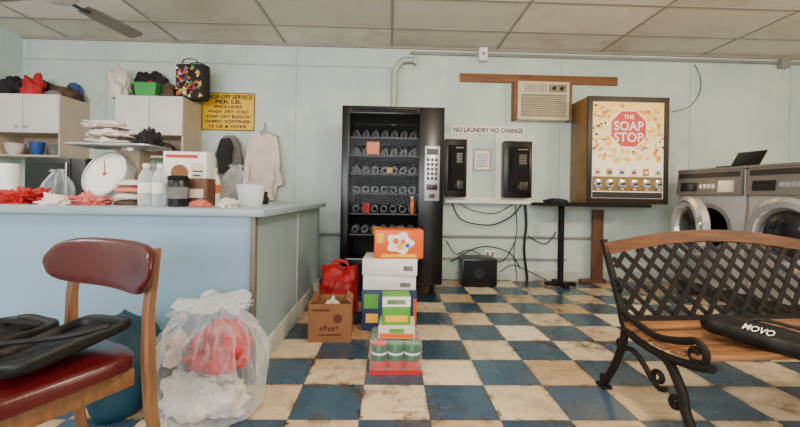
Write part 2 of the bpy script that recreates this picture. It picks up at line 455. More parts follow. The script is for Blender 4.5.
# ------------------------------------------------------------------ wall cabinets
def cabinet(xa, xb, yf, z0, z1, zd, label):
    W = xb - xa
    t = thing('wall_cabinet', label, 'cabinet', (xa, WALL, z0), 0, 'white wall cabinets')
    d = yf - WALL; h = z1 - z0; hd = zd - z0
    c = MB()
    for x in (0, W - .018): c.span((x, d, 0), (x + .018, -.002, h))
    for z in (0, hd, h - .018): c.span((.018, d, z), (W - .018, -.002, z + .018))
    c.span((.018, -.014, .018), (W - .018, -.003, h - .018))
    c.build('carcass', m_cabside, t)
    for k in range(2):
        x0 = k * W / 2 + .003; x1 = (k + 1) * W / 2 - .003
        dr = MB().span((x0, d - .02, hd), (x1, d - .001, h), .003).build('door', m_white, t)
        kx = x1 - .04 if k == 0 else x0 + .04
        MB().lathe([(.006, 0), (.006, .012), (.013, .018), (.013, .026), (.004, .03)], 14, Matrix.Translation((kx, d - .02, hd + .06)) @ Matrix.Rotation(R(90), 4, 'X')).build('knob', m_steel, dr)
    return t
YC = 4.06
c1a = XL + .02; c1b = at(90, 120, WALL).x
z1a = at(60, 95, YC).z; z1b = at(60, 157, YC).z
cabinet(c1a, c1b, YC, z1b, z1a, at(40, 133, YC).z, 'white two-door wall cabinet nearest the left wall')
c2a = at(116, 120, YC).x; c2b = at(202, 120, WALL).x
z2a = at(183, 97, YC).z; z2b = at(183, 158, YC).z
cabinet(c2a, c2b, YC, z2b, z2a, at(150, 135, YC).z, 'white two-door wall cabinet beside the yellow sign')

def lump(name, label, cat, px0, px1, pyt, zb, Y, dep, mat, seed=1, amp=.25, freq=1.6, group=None, rz=0, sub=4, ridge=.7):
    x0 = at(px0, pyt, Y).x; x1 = at(px1, pyt, Y).x; h = at((px0 + px1) / 2, pyt, Y).z - zb
    return solo(MB().blob((0, 0, 0), (x1 - x0, dep, h), seed, amp, freq, sub, -.45, ridge), name, mat, label, cat, ((x0 + x1) / 2, Y, zb), rz, group, 80)
lump('clothes_pile', 'dark bundled clothes on top of the left cabinet, nearest the corner', 'clothes', 1, 23, 75, z1a, 4.22, .3, m_darkcloth, 3, .45)
lump('clothes_bundle', 'dark red bundle on top of the left cabinet', 'clothes', 24, 45, 72, z1a, 4.18, .22, m_red, 4, .5)
lump('cloth_bag', 'grey brown cloth bag on the right end of the left cabinet top', 'bag', 50, 80, 86, z1a, 4.24, .26, m_browncloth, 5, .45)
lump('black_bag', 'black bag behind the red bundle on the left cabinet', 'bag', 34, 60, 79, z1a, 4.37, .13, m_darkcloth, 16, .45)
lump('grey_clothes', 'grey clothes in front of the brown bag on the left cabinet', 'clothes', 44, 62, 90, z1a, 4.09, .05, m_greycloth, 18, .4)
lump('blue_clothes', 'small blue cloth behind the brown bag on the left cabinet', 'clothes', 62, 84, 82, z1a, 4.40, .08, m_bluecloth, 19, .4)
lump('plastic_bag', 'white plastic bag on the left end of the middle cabinet top', 'bag', 110, 131, 63, z2a, 4.2, .22, m_whitecloth, 6, .45)
lump('black_bag', 'black bag behind the green bin on the middle cabinet', 'bag', 132, 168, 70, z2a, 4.36, .14, m_darkcloth, 7, .4)
lump('red_clothes', 'small red cloth lying in the green bin', 'clothes', 142, 156, 80, z2a + .02, 4.14, .1, m_red, 23, .4)
lump('brown_cloth', 'small brown cloth between the green bin and the tote bag', 'cloth', 160, 177, 82, z2a, 4.16, .14, m_browncloth, 24, .45)
# green bin
x0 = at(138, 90, 4.12).x; x1 = at(160, 90, 4.12).x
gb = MB(); w2 = (x1 - x0) / 2
gb.rings([[Vector((sx * w2 * k, sy * .08 * k, z)) for sx, sy in ((-1, -1), (1, -1), (1, 1), (-1, 1))] for k, z in ((.85, 0), (1, .13), (1.06, .13), (1.06, .145), (.96, .145), (.82, .01))])
t = thing('storage_bin', 'small green plastic bin on the middle cabinet', 'bin', ((x0 + x1) / 2 - .01, 4.14, z2a))
gb.build('tub', m_green, t)
# patterned tote
a = at(178, 62, 4.2); b = at(208, 102, 4.2)
w = b.x - a.x
x_t = (a.x + b.x) / 2
hh = a.z - z2a
t = thing('tote_bag', 'dark tote bag with coloured print on the right end of the middle cabinet', 'bag', (x_t, 4.2, z2a), R(-5))
MB().pad((0, 0, 0), (w, .15, hh * .9), 5, 32, .01, [(.9, 0), (1, .08), (1.02, .5), (1, 1.0), (.94, 1.0), (.9, .9)]).build('body', m_darkcloth, t)
for y in (-.06, .06):
    MB().tube([(-w * .25, y, hh * .84), (-w * .2, y, hh * 1.02), (w * .2, y, hh * 1.02), (w * .25, y, hh * .84)], .006, 6, 5).build('handle', m_strap, t)
pm = [m_yellow, m_soapred, m_green, m_bluepaint, m_orange, m_paper, m_yellow, m_pink]
for q in range(8):
    pb = MB()
    for j in range(7):
        px = -w * .42 + random.random() * w * .84; pz = hh * (.05 + .78 * random.random()); r = .009 + .013 * random.random(); o_ = random.random() * 3
        pb.prism([(r * (1 + .5 * math.cos(3 * k * PI / 6 + o_)) * math.cos(k * PI / 6) + px, r * .9 * (1 + .5 * math.cos(3 * k * PI / 6 + o_)) * math.sin(k * PI / 6) + pz) for k in range(12)], .003, Matrix.Translation((0, -.0775 - q * .0006, 0)) @ RX)
    pb.build('print', pm[q], t)
# bowls in the open shelf of left cabinet
def bowl(px, r, h, mat, label, nm='bowl'):
    x = at(px, 150, 4.22).x
    solo(MB().lathe([(r * .5, 0), (r * .8, h * .35), (r, h), (r * .93, h), (r * .7, h * .35), (r * .3, .01)], 24), nm, mat, label, 'bowl' if nm == 'bowl' else 'cup', (x, 4.22, z1b + .018), 0, 'dishes in the open cabinet shelf')
bowl(15, .09, .13, m_whitecloth, 'white bowl in the open shelf of the left cabinet')
bowl(37, .07, .15, m_bluepaint, 'blue cup beside the bowls in the left cabinet shelf', 'cup')
bowl(57, .085, .12, m_greycloth, 'grey bowl at the right end of the left cabinet shelf')
lump('folded_cloth', 'brown cloth stuffed in the open shelf of the middle cabinet', 'clothes', 128, 176, 141, z2b + .018, 4.24, .25, m_browncloth, 12, .4)

# ------------------------------------------------------------------ things on the counter
# microwave
a = at(27, 157, 2.72); b = at(88, 157, 2.72)
W = b.x - a.x; Hm = a.z - CZ - .015
t = thing('microwave', 'black microwave at the left of the counter behind the scale', 'microwave', ((a.x + b.x) / 2, 2.72, CZ))
MB().span((-W / 2, 0, .015), (W / 2, .32, Hm + .015), .006).build('case', m_black, t)
dr = MB().span((-W / 2 + .004, -.02, .02), (W * .25, -.0005, Hm + .01), .004).build('door', m_black, t)
MB().span((-W / 2 + .03, -.022, .05), (W * .21, -.0205, Hm - .025)).build('window', M('dark_glass', (14, 16, 20), .1), dr)
MB().span((W * .20, -.04, .04), (W * .23, -.0205, Hm - .02), .004).build('door_handle', m_steel, dr)
MB().span((W * .26, -.018, .02), (W / 2 - .004, -.0005, Hm + .01), .003).build('control_panel', m_washdark, t)
for sx in (-1, 1): MB().cyl((sx * W * .4, .05, 0), (sx * W * .4, .05, .015), .012).build('foot', m_black, t)
# scale
Ys = 2.5
dc = at(103, 174, Ys - .12)
pl = at(80, 147, Ys); pr = at(162, 147, Ys)
t = thing('laundry_scale', 'large dial scale with round white face and flat weighing pan', 'scale', ((pl.x + pr.x) / 2, Ys, CZ))
zp = pl.z - CZ; zd = dc.z - CZ; xd = dc.x - (pl.x + pr.x) / 2
MB().pad((xd + .06, 0, 0), (.3, .26, .04), 5).build('base', m_whitebox, t)
MB().box((xd + .08, .03, zp / 2 + .01), (.16, .13, zp - .04), .02).build('column', m_beigedark, t)
tilt = Matrix.Translation((xd, -.1, zd)) @ Matrix.Rotation(R(-10), 4, 'Z') @ Matrix.Rotation(R(70), 4, 'X')
hd = MB().lathe([(.13, -.08), (.15, -.06), (.152, 0), (.148, .012), (.138, .012), (.136, .002)], 40, tilt).build('dial_housing', m_steel, t)
MB().lathe([(.136, .0), (.136, .0045)], 40, tilt).build('dial_face', m_paper, hd)
tk = MB()
for k in range(40):
    a_ = 2 * PI * k / 40; l = .022 if k % 5 == 0 else .012
    tk.box((math.cos(a_) * (.13 - l / 2), math.sin(a_) * (.13 - l / 2), .005), (l, .0025, .001), 0, Matrix.Rotation(a_, 3, 'Z'))
tk.xf(tilt).build('tick_marks', m_txt, hd)
nd = MB(); nd.box((0, .04, .007), (.005, .1, .002)); nd.cyl((0, 0, .004), (0, 0, .01), .012)
nd.xf(tilt @ Matrix.Rotation(R(20), 4, 'Z')).build('needle', m_txtred, hd)
pw = pr.x - pl.x
MB().cyl((xd + .08, .03, zp - .02), (xd + .08, .03, zp), .07).build('pan_support', m_steel, t)
MB().pad((0, 0, zp), (pw, .30, .012), 8, 48, .0, [(.96, 0), (1, .3), (1, 1), (.98, 1.0), (.97, .6)]).build('weighing_pan', m_steel, t)
zpan = pl.z + .0125
xs_ = at(108, 140, Ys).x
for k in range(3):
    mb = MB().blob((0, 0, 0), (.34 - .03 * k, .31 - .03 * k, .054), 31 + k, .45, 1.2, 5, -.25, 1.5)
    solo(mb, 'folded_cloth', [m_whitecloth, m_shirt, m_whitecloth][k], ['white soft cloth at the bottom of the pile on the scale', 'pale pink soft cloth in the middle of the pile on the scale', 'white soft cloth on top of the pile on the scale'][k], 'cloth', (xs_, Ys, zpan + .001 + k * .0545), R(12 * k), 'cloths piled on the scale', 80)
lump('dark_jacket', 'dark jacket bundled on the right side of the scale pan', 'jacket', 138, 161, 126, zpan, Ys + .03, .24, m_darkcloth, 9, .6, sub=5, ridge=1.4)
lump('red_clothes', 'crumpled red garment at the left end of the counter', 'clothes', -14, 61, 186, CZ, 2.22, .24, m_red, 10, .7, 1.8, sub=5, ridge=1.6)
lump('pink_clothes', 'crumpled pink garment on the counter below the scale dial', 'clothes', 66, 112, 190, CZ, 2.16, .13, m_pink, 11, .7, 1.8, sub=5, ridge=1.6)
lump('pale_clothes', 'pale cloth between the red and the pink garments on the counter', 'clothes', 38, 72, 192, CZ, 2.05, .09, m_shirt, 36, .6, 1.8, sub=5, ridge=1.6)
x = at(12, 180, 2.5).x
t = thing('paper_towel_roll', 'upright white paper towel roll behind the red garment', 'paper roll', (x, 2.48, CZ))
MB().lathe([(.02, 0), (.055, 0), (.055, .24), (.02, .24), (.02, .2)], 28).build('paper', m_paper, t)
MB().cyl((0, 0, .2), (0, 0, .243), .021).build('core', m_card, t)
# striped folded towels
xt = at(127, 190, 2.24).x
for k, mm in enumerate((m_browncloth, m_whitecloth, m_pink, m_whitecloth)):
    mb = MB().pad((0, 0, .001), (.14, .12, .022), 4); mb.crumple(.004, 18, k)
    solo(mb, 'folded_towel', mm, ['brown folded towel at the bottom of the small stack by the bottles', 'white folded towel just above the brown one by the bottles', 'pink folded towel in the small stack by the bottles', 'white folded towel topmost of the small stack by the bottles'][k], 'towel', (xt, 2.27, CZ + k * .038), R(4 * k), 'folded towels')
# bottles
def bottle(px, Y, label, mat=None, wrap=None, h=1.0):
    t = thing('water_bottle', label, 'bottle', (at(px, 190, Y).x, Y, CZ), 0, 'bottles on the counter')
    MB().lathe([(.034, 0), (.038, .01), (.038, .07 * h), (.035, .09 * h), (.038, .11 * h), (.038, .15 * h), (.03, .18 * h), (.014, .205 * h), (.014, .215 * h)], 24).build('bottle_body', mat or m_bottle, t)
    MB().lathe([(.0385, .072 * h), (.0388, .075 * h), (.0388, .125 * h), (.0385, .128 * h)], 24).build('wrapper', wrap or m_paper, t)
    MB().cyl((0, 0, .212 * h), (0, 0, .235 * h), .017).build('cap', m_paper, t)
bottle(146, 2.16, 'clear bottle with white wrapper, left of the front pair')
bottle(160, 2.16, 'clear bottle with white wrapper next to the black canister')
bottle(151, 2.78, 'taller clear bottle with blue wrapper standing behind the front pair', None, m_bluepaint, 1.2)
bottle(214, 2.62, 'white bottle with orange wrapper just right of the white carton', m_whitebox, m_orange, 1.05)
bottle(136, 2.80, 'white bottle with green wrapper behind the folded towels', m_whitebox, m_green, 1.15)
# canister
t = thing('canister', 'black canister with grey label in front of the white carton', 'canister', (at(178, 190, 2.14).x, 2.14, CZ))
MB().lathe([(.046, 0), (.05, .008), (.05, .14), (.047, .145)], 28).build('can', m_black, t)
MB().lathe([(.0505, .045), (.0508, .047), (.0508, .105), (.0505, .108)], 28, None, False).build('label_band', m_greycloth, t)
MB().lathe([(.05, .145), (.052, .148), (.052, .165), (.045, .17)], 28).build('lid', m_blackmat, t)
# detergent carton
a = at(164, 151, 2.42); b = at(206, 151, 2.42); W = b.x - a.x; Hb = a.z - CZ
t = thing('detergent_carton', 'white carton with printed tan picture standing behind the black canister', 'carton', ((a.x + b.x) / 2, 2.42, CZ), R(4))
MB().span((-W / 2, 0, 0), (W / 2, .13, Hb), .004).build('carton', m_whitebox, t)
MB().lathe([(.001, 0), (W * .2, 0), (W * .2, .002), (.001, .002)], 24, Matrix.Translation((-.03, -.001, Hb * .6)) @ RX).build('picture', m_card, t)
MB().span((W * .16, -.002, Hb * .3), (W * .44, -.0005, Hb * .8)).build('print_block', m_beige, t)
for k in range(4): MB().span((W * .19, -.0035, Hb * (.62 - .08 * k)), (W * (.42 - .05 * (k % 2)), -.0022, Hb * (.65 - .08 * k))).build('print_line', m_washdark, t)
MB().span((-W * .44, -.002, Hb * .88), (W * .3, -.0005, Hb * .94)).build('print_band', m_txtred, t)
a = at(186, 178, 2.2); b = at(207, 178, 2.2); W = b.x - a.x
t = thing('small_box', 'small brown box in front of the white carton', 'box', ((a.x + b.x) / 2, 2.2, CZ), R(-4))
MB().span((-W / 2, 0, 0), (W / 2, .1, a.z - CZ), .003).build('carton', m_plank, t)
MB().span((-W * .35, -.002, .05), (W * .35, -.0005, .1)).build('label_patch', m_beige, t)
def sackat(name, label, cat, px0, px1, pyt, zb, Y, mat, seed, fold=.14):
    x0 = at(px0, pyt, Y).x; x1 = at(px1, pyt, Y).x; h = at((px0 + px1) / 2, pyt, Y).z - zb; r = (x1 - x0) / 2
    return solo(MB().sack([(r * .6, 0), (r * .9, h * .04), (r, h * .3), (r * .9, h * .6), (r * .5, h * .85), (r * .32, h * .93), (r * .5, h)], seed, 1, .8, 64, fold), name, mat, label, cat, ((x0 + x1) / 2, Y, zb), 0, None, 80)
sackat('plastic_bag', 'translucent plastic bag standing on the counter beside the tub', 'bag', 222, 249, 166, CZ, 2.76, m_bag, 14, .16)
lump('grey_clothes', 'grey garment lying on the counter behind the translucent bag', 'clothes', 206, 240, 174, CZ, 3.05, .2, m_greycloth, 17, .5)
lump('dark_clothes', 'dark garment on the counter behind the frosted tub', 'clothes', 248, 270, 186, CZ, 2.96, .2, m_darkcloth, 27, .5)
lump('white_clothes', 'white laundry heaped on the counter behind the scale column', 'clothes', 114, 138, 176, CZ, 3.1, .2, m_whitecloth, 28, .5)
lump('brown_clothes', 'brown garment on the counter behind the white carton', 'clothes', 158, 200, 160, CZ, 2.95, .2, m_browncloth, 29, .5)
lump('small_cloth', 'small pink cloth on the counter in front of the brown box', 'cloth', 188, 214, 199, CZ, 2.06, .08, m_pink, 37, .6, 1.8, sub=5, ridge=1.6)
lump('small_cloth', 'small white cloth on the counter in front of the frosted tub', 'cloth', 216, 240, 197, CZ, 2.12, .1, m_whitecloth, 38, .6, 1.8, sub=5, ridge=1.6)
sackat('plastic_bag', 'small clear plastic bag between the microwave and the scale dial', 'bag', 44, 72, 170, CZ, 2.5, m_bag, 15, .16)
# tub
t = thing('plastic_tub', 'frosted white plastic tub near the right end of the counter', 'tub', (at(251, 190, 2.3).x, 2.3, CZ))
MB().lathe([(.06, 0), (.064, .005), (.08, .12), (.084, .122), (.084, .13), (.078, .13), (.06, .01)], 32).build('tub_body', m_tub, t)

# ------------------------------------------------------------------ hanging clothes, yellow sign
YS = 4.43
a = at(202, 92, YS); b = at(254, 131, YS); W = b.x - a.x; Hs = a.z - b.z
t = thing('service_sign', 'yellow sign with black lettering and border on the back wall', 'sign', ((a.x + b.x) / 2, WALL - .001, (a.z + b.z) / 2))
MB().span((-W / 2, -.012, -Hs / 2), (W / 2, 0, Hs / 2), .002).build('sign_board', m_yellow, t)
bd = MB()
for sx in (-1, 1):
    bd.span((sx * (W / 2 - .008), -.0135, -Hs / 2), (sx * W / 2, -.0122, Hs / 2)); bd.span((-W / 2 + .008, -.0135, sx * (Hs / 2 - .008)), (W / 2 - .008, -.0122, sx * Hs / 2))
bd.build('border', m_txt, t)
lines = [('DROP-OFF SERVICE', .9, .115), ('PER LB.', .5, .10), ('INCLUDES', .52, .075), ('WASH  DRY  FOLD', .78, .08), ('SOAP DRY BLEACH', .84, .08), ('FABRIC SOFTENER', .86, .08), ('10 LB & OVER', .72, .08)]
z = Hs * .39
for s, ww, hh_ in lines:
    txt('lettering', s, W * ww, Hs * hh_, m_txt, t, (0, -.0135, z), bold=.03)
    z -= Hs * .13
def garment(poly, th, seed, amp):
    g = MB(); g.prism(poly, th, RX)
    bmesh.ops.triangulate(g.bm, faces=g.bm.faces[:])
    for _ in range(4):
        bmesh.ops.subdivide_edges(g.bm, edges=[e for e in g.bm.edges if e.calc_length() > .04], cuts=1)
        bmesh.ops.triangulate(g.bm, faces=g.bm.faces[:])
    for v in g.bm.verts:
        n = noise.noise(Vector((v.co.x * 16 + seed, seed, v.co.z * 3))) + .4 * noise.noise(Vector((v.co.x * 25, seed, v.co.z * 18)))
        v.co.y += amp * n; v.co.x += amp * .7 * noise.noise(Vector((v.co.x * 6, seed, v.co.z * 9)))
        v.co.z += amp * .7 * noise.noise(Vector((v.co.x * 9, seed * 2, v.co.z * 6)))
    return g
ja = at(230, 138, 4.38)
t = thing('hanging_jacket', 'rumpled grey clothing hanging on the wall under the yellow sign', 'jacket', (ja.x, 4.38, ja.z))
garment([(-.05, .02), (.05, .03), (.11, -.05), (.14, -.2), (.13, -.36), (.15, -.5), (.05, -.56), (-.04, -.5), (-.15, -.54), (-.14, -.36), (-.16, -.2), (-.12, -.05)], .05, 2, .028).build('jacket_body', m_greycloth, t, (0, .02, 0), 0, 80)
garment([(-.08, -.02), (.02, -.01), (.06, -.12), (.03, -.36), (-.08, -.4), (-.12, -.2)], .03, 8, .02).build('dark_lining', m_darkcloth, t, (0, -.04, 0), 0, 80)
MB().tube([(0, .06, .02), (0, -.03, .02), (0, -.04, .05)], .006, 6).build('hook', m_steel, t)
hz = at(264, 126, 4.4)
t = thing('clothes_hanger', 'wire hanger holding the pale pink shirt on the wall', 'hanger', (hz.x, 4.40, hz.z))
MB().tube([(.0, .045, .02), (0, 0, .03), (.015, 0, .01), (0, 0, -.05)], .005, 6, 4).build('hook', m_black, t)
MB().tube([(0, 0, -.05), (.17, 0, -.12), (-.17, 0, -.12), (0, 0, -.05)], .005, 6).build('frame', m_black, t)
sh = garment([(-.055, -.075), (-.02, -.12), (.02, -.12), (.055, -.075), (.15, -.12), (.19, -.35), (.225, -.66), (.165, -.68), (.135, -.42), (.125, -.84), (.0, -.87), (-.125, -.84), (-.135, -.42), (-.165, -.7), (-.225, -.68), (-.19, -.35), (-.15, -.12)], .022, 5, .024)
tag(sh.build('hanging_shirt', m_shirt, None, (hz.x, 4.395, hz.z), 0, 80), 'pale pink long-sleeved shirt on a hanger beside the vending machine', 'shirt')

# ------------------------------------------------------------------ vending machine
VY = 3.68
x0 = at(341, 200, VY).x; x1 = at(443, 200, VY).x; W = x1 - x0; Hv = at(392, 107, VY).z
vx = (x0 + x1) / 2
t = thing('vending_machine', 'tall black snack vending machine with glass front against the back wall', 'vending machine', (vx, VY, 0))
D = .72; zb = .1
ga = -W / 2 + .075 * W; gb_ = -W / 2 + .755 * W; gz0 = at(380, 258, VY).z; gz1 = Hv - .075
c = MB()
c.span((-W / 2, .03, zb), (-W / 2 + .04, D, Hv)); c.span((W / 2 - .04, .03, zb), (W / 2, D, Hv))
c.span((-W / 2 + .04, .03, Hv - .04), (W / 2 - .04, D, Hv)); c.span((-W / 2 + .04, .03, zb), (W / 2 - .04, D, zb + .1))
c.span((-W / 2 + .04, D - .03, zb + .1), (W / 2 - .04, D, Hv - .04))
c.build('cabinet', m_vend, t)
ln = MB()
ln.span((gb_ + .01, .03, gz0 - .02), (gb_ + .03, D - .031, gz1 + .02)); ln.span((ga - .02, D - .05, gz0 - .02), (gb_ + .01, D - .031, gz1 + .02))
ln.span((ga - .03, .03, gz0 - .02), (ga - .02, D - .031, gz1 + .02))
ln.build('liner', m_inside, t)
d = MB()
d.span((-W / 2, -.03, zb + .02), (ga, .029, Hv), .006); d.span((ga, -.03, gz1), (gb_, .029, Hv), .006)
d.span((ga, -.03, zb + .02), (gb_, .029, gz0), .006); d.span((gb_, -.03, zb + .02), (W / 2, .029, Hv), .006)
dr = d.build('door', m_vend, t)
MB().span((ga, -.006, gz0), (gb_, .0, gz1)).build('glass', m_glass, dr)
MB().span((ga - .02, -.034, gz0 - .012), (gb_ + .012, -.0305, gz0 - .002)).build('door_trim', m_steel, dr)
MB().span((ga + .05, -.04, zb + .07), (gb_ - .08, -.0305, gz0 - .06), .004).build('delivery_flap', m_blackmat, dr)
coil = MB(); pts = []
for k in range(4 * 12 + 1):
    a_ = 2 * PI * k / 12; pts.append((.031 * math.sin(a_), .09 + .38 * k / 48, .036 + .031 * math.cos(a_)))
coil.tube(pts, .0022, 4)
coilme = None
shz = [at(380, py, VY + .08).z for py in (137, 155, 173, 193, 213, 234)]
nco = 7; gw = gb_ - ga
for sz in shz:
    s = MB(); s.span((ga, .08, sz - .012), (gb_, .62, sz - .004))
    so = s.build('shelf', m_shelf, t)
    MB().span((ga, .066, sz - .016), (gb_, .0795, sz - .002)).build('price_rail', m_tag, so)
    for k in range(nco):
        if coilme is None:
            o = coil.build('coil', m_coil, so); coilme = o.data
        else:
            o = bpy.data.objects.new('coil', coilme); COL.objects.link(o); o.parent = so
        o.location = (ga + gw * (k + .5) / nco, 0, sz)
# control panel
pa = at(425, 146, VY - .03); pb = at(439, 201, VY - .03)
cp = MB().span((pa.x - vx, -.04, pb.z), (pb.x - vx, -.0305, pa.z), .004).build('control_panel', m_steel, t)
cx = (pa.x + pb.x) / 2 - vx; pwid = pb.x - pa.x; ph = pa.z - pb.z
MB().span((cx - pwid * .38, -.043, pa.z - ph * .16), (cx + pwid * .38, -.0405, pa.z - ph * .05)).build('display', m_black, cp)
kb = MB()
for i in range(3):
    for j in range(5):
        kb.box((cx + (i - 1) * pwid * .27, -.043, pa.z - ph * (.25 + .085 * j)), (pwid * .18, .005, ph * .055), .001)
kb.build('keypad', m_washdark, cp)
MB().span((cx - pwid * .36, -.05, pb.z + ph * .2), (cx + pwid * .36, -.0405, pb.z + ph * .3), .002).build('bill_slot', m_black, cp)
MB().span((cx - pwid * .2, -.046, pb.z + ph * .05), (cx + pwid * .2, -.0405, pb.z + ph * .13), .002).build('coin_return', m_washdark, cp)
MB().span((ga + .02, -.033, gz1 + .015), (gb_ - .02, -.0305, gz1 + .05)).build('header_strip', m_blackmat, dr)
for sx in (-1, 1):
    for y in (.08, D - .08):
        MB().lathe([(.035, 0), (.035, .02), (.02, .03), (.02, zb)], 14, Matrix.Translation((sx * (W / 2 - .08), y, 0))).build('leg', m_blackmat, t)
# snacks in it
def snack(row, colm, mat, label, w=.09, h=.14):
    x = vx + ga + gw * (colm + .5) / 6
    p = MB().pad((0, 0, 0), (w, .03, h), 3, 24, .0, [(.95, 0), (1, .06), (.98, .3), (1, .5), (.98, .7), (1, .94), (.95, 1)])
    solo(p, 'snack_pack', mat, label, 'snack', (x, VY + .045, shz[row] + .002), 0, 'snacks left in the vending machine')
m_snack = M('orange_snack_foil', (240, 120, 30), .3)
snack(1, 1.5, m_snack, 'orange snack pack on the second shelf of the vending machine', .13, .12)
snack(4, 1, m_red, 'red snack pack on the left of the fifth vending shelf', .07, .09)
snack(5, 2, m_yellow, 'yellow snack pack on the bottom vending shelf', .09, .07)
snack(5, 4, m_greycloth, 'grey snack pack on the bottom vending shelf', .08, .08)
snack(2, 3, m_yellow, 'small yellow snack pack on the third vending shelf', .05, .05)
tb = thing('drink_bottle', 'small amber bottle at the right of the fifth vending shelf', 'bottle', (vx + ga + gw * 5.5 / 6, VY + .045, shz[4] + .002), 0)
MB().lathe([(.018, 0), (.02, .01), (.02, .1), (.01, .14), (.01, .15)], 16).build('bottle_body', m_snack, tb)
MB().cyl((0, 0, .145), (0, 0, .165), .012).build('cap', m_paper, tb)

# ------------------------------------------------------------------ pipes and cables on the back wall
p0 = at(394, 104, 4.39); 
pts = [(p0.x, 4.39, 1.70), (p0.x, 4.39, at(394, 80, 4.39).z), (p0.x + .01, 4.39, at(394, 70, 4.39).z), (p0.x + .07, 4.39, at(400, 62, 4.39).z), (p0.x + .14, 4.39, at(404, 60, 4.39).z), (at(414, 60, 4.39).x, 4.39, at(404, 60, 4.39).z)]
t = thing('wall_pipe', 'bent grey pipe rising from behind the vending machine', 'pipe')
MB().tube(pts, .035, 14, 5).build('pipe', m_pipe, t)
fl = Vector(pts[-1]); MB().span((fl.x, 4.34, fl.z - .05), (fl.x + .03, WALL - .001, fl.z + .05), .004).build('flange', m_pipe, t)
zc = at(600, 58, 4.43).z
solo(MB().tube([(at(410, 50, 4.43).x, 4.43, zc), (at(500, 55, 4.43).x, 4.43, zc), (at(780, 66, 4.43).x, 4.43, zc), (XR - .01, 4.43, zc)], .018, 8), 'conduit', m_conduit, 'long thin grey conduit running below the ceiling', 'conduit')
jb = at(782, 65, 4.43)
solo(MB().box((0, -.035, 0), (.1, .06, .1), .004), 'junction_box', m_conduit, 'grey junction box at the right end of the upper conduit', 'electrical box', (jb.x, WALL - .006, zc - .02))
ab = at(482, 56, 4.43)
t = thing('alarm_box', 'small white alarm box with red light near the ceiling', 'alarm', (ab.x, WALL - .001, ab.z))
MB().box((0, -.06, 0), (.1, .08, .15), .006).build('housing', m_whitebox, t)
MB().cyl((0, -.102, .0), (0, -.099, .0), .015).build('light', m_soapred, t)
zl = at(500, 237, 4.42).z
solo(MB().tube([(at(318, 235, 4.42).x, 4.425, zl), (at(600, 240, 4.42).x, 4.425, zl)], .014, 8), 'water_pipe', m_conduit, 'thin horizontal pipe along the wall behind the vending machine', 'pipe')
zl2 = at(500, 259, 4.42).z
solo(MB().tube([(at(440, 259, 4.42).x, 4.425, zl2), (at(566, 262, 4.42).x, 4.425, zl2)], .012, 8), 'floor_conduit', m_conduit, 'low thin pipe on the wall above the baseboard', 'pipe')
def cable(label, pxs, Y=4.41, r=.008, name='cable'):
    pts = [at(px, py, Y) for px, py in pxs]
    solo(MB().tube(pts, r, 6, 6), name, m_black, label, 'cable', (0, 0, 0), 0, 'black wall cables')
cable('thick black cable dropping straight from the right wall phone', [(525, 204), (526, 225), (524, 250), (527, 277), (526, 280)], 4.40, .016)
cable('black cable looping low under the wall phones', [(452, 203), (462, 220), (490, 225), (510, 217), (522, 204)], 4.385)
cable('black cable drooping from the thick cable towards the dispenser stand', [(528, 236), (545, 244), (556, 232)], 4.405, .007)
cable('black cable running from the floor speaker to the thick cable', [(450, 262), (480, 247), (508, 252), (520, 268)], 4.37, .007)
cable('black cable curling on the wall behind the floor speaker', [(446, 240), (456, 254), (470, 250), (500, 262), (516, 240)], 4.40, .006)
cable('thin black cable hanging straight down left of the thick cable', [(515, 204), (517, 228), (514, 252), (517, 277), (516, 280)], 4.412, .005)
cable('shallow black cable strung from the left phone to the right phone', [(458, 203), (475, 211), (496, 213), (514, 203)], 4.415, .005)
cable('thin black cable sagging near the baseboard right of the floor speaker', [(500, 272), (512, 265), (526, 270), (540, 277), (546, 280)], 4.35, .006)
cable('thin black wire hanging on the wall right of the soap dispenser', [(672, 112), (690, 106), (700, 92), (700, 76), (694, 64)], 4.443, .004, 'wire')
ob = at(490, 254, 4.43)
t = thing('outlet', 'white outlet plate low on the wall behind the floor speaker', 'outlet', (ob.x, WALL - .001, ob.z))
MB().box((0, -.012, 0), (.13, .02, .09), .003).build('plate', m_whitebox, t)
for sx in (-1, 1): MB().box((sx * .03, -.0235, 0), (.03, .002, .04)).build('socket', m_greycloth, t)

# ------------------------------------------------------------------ air conditioner and its board
a = at(460, 75, 4.42); b = at(618, 84, 4.42)
zt = at(540, 75, 4.42).z; zbt = at(540, 83.5, 4.42).z
solo(MB().span((-(b.x - a.x) / 2, -.03, 0), ((b.x - a.x) / 2, -.001, zt - zbt), .004), 'wooden_board', m_board, 'long brown wooden board on the wall above the air conditioner', 'board', ((a.x + b.x) / 2, WALL, zbt))
a = at(519, 83, 4.3); b = at(570, 120, 4.3)
W = b.x - a.x; top = zbt - .004; bot = b.z; Ha = top - bot
t = thing('air_conditioner', 'beige window air conditioner set in a brown wooden frame', 'air conditioner', ((a.x + b.x) / 2, WALL, bot))
MB().span((-W / 2, -.13, 0), (W / 2, -.001, Ha), .008).build('case', m_beige, t)
for sx in (-1, 1): MB().span((sx * (W / 2 + .004), -.11, -.0), (sx * (W / 2 + .04), -.001, Ha)).build('wooden_frame', m_board, t)
gr = MB()
for k in range(11): gr.box((-W * .0, -.137, Ha * .12 + k * Ha * .048), (W * .86, .012, .007), 0, Matrix.Rotation(R(25), 3, 'X'))
gr.build('front_grille', m_beige, t)
MB().span((-W * .44, -.1325, Ha * .08), (W * .44, -.1305, Ha * .66)).build('grille_backing', m_beigedark, t)
ve = MB()
for k in range(9): ve.box((-W * .36 + k * W * .05, -.134, Ha * .82), (.006, .008, Ha * .2))
ve.build('vent_louvers', m_beigedark, t)
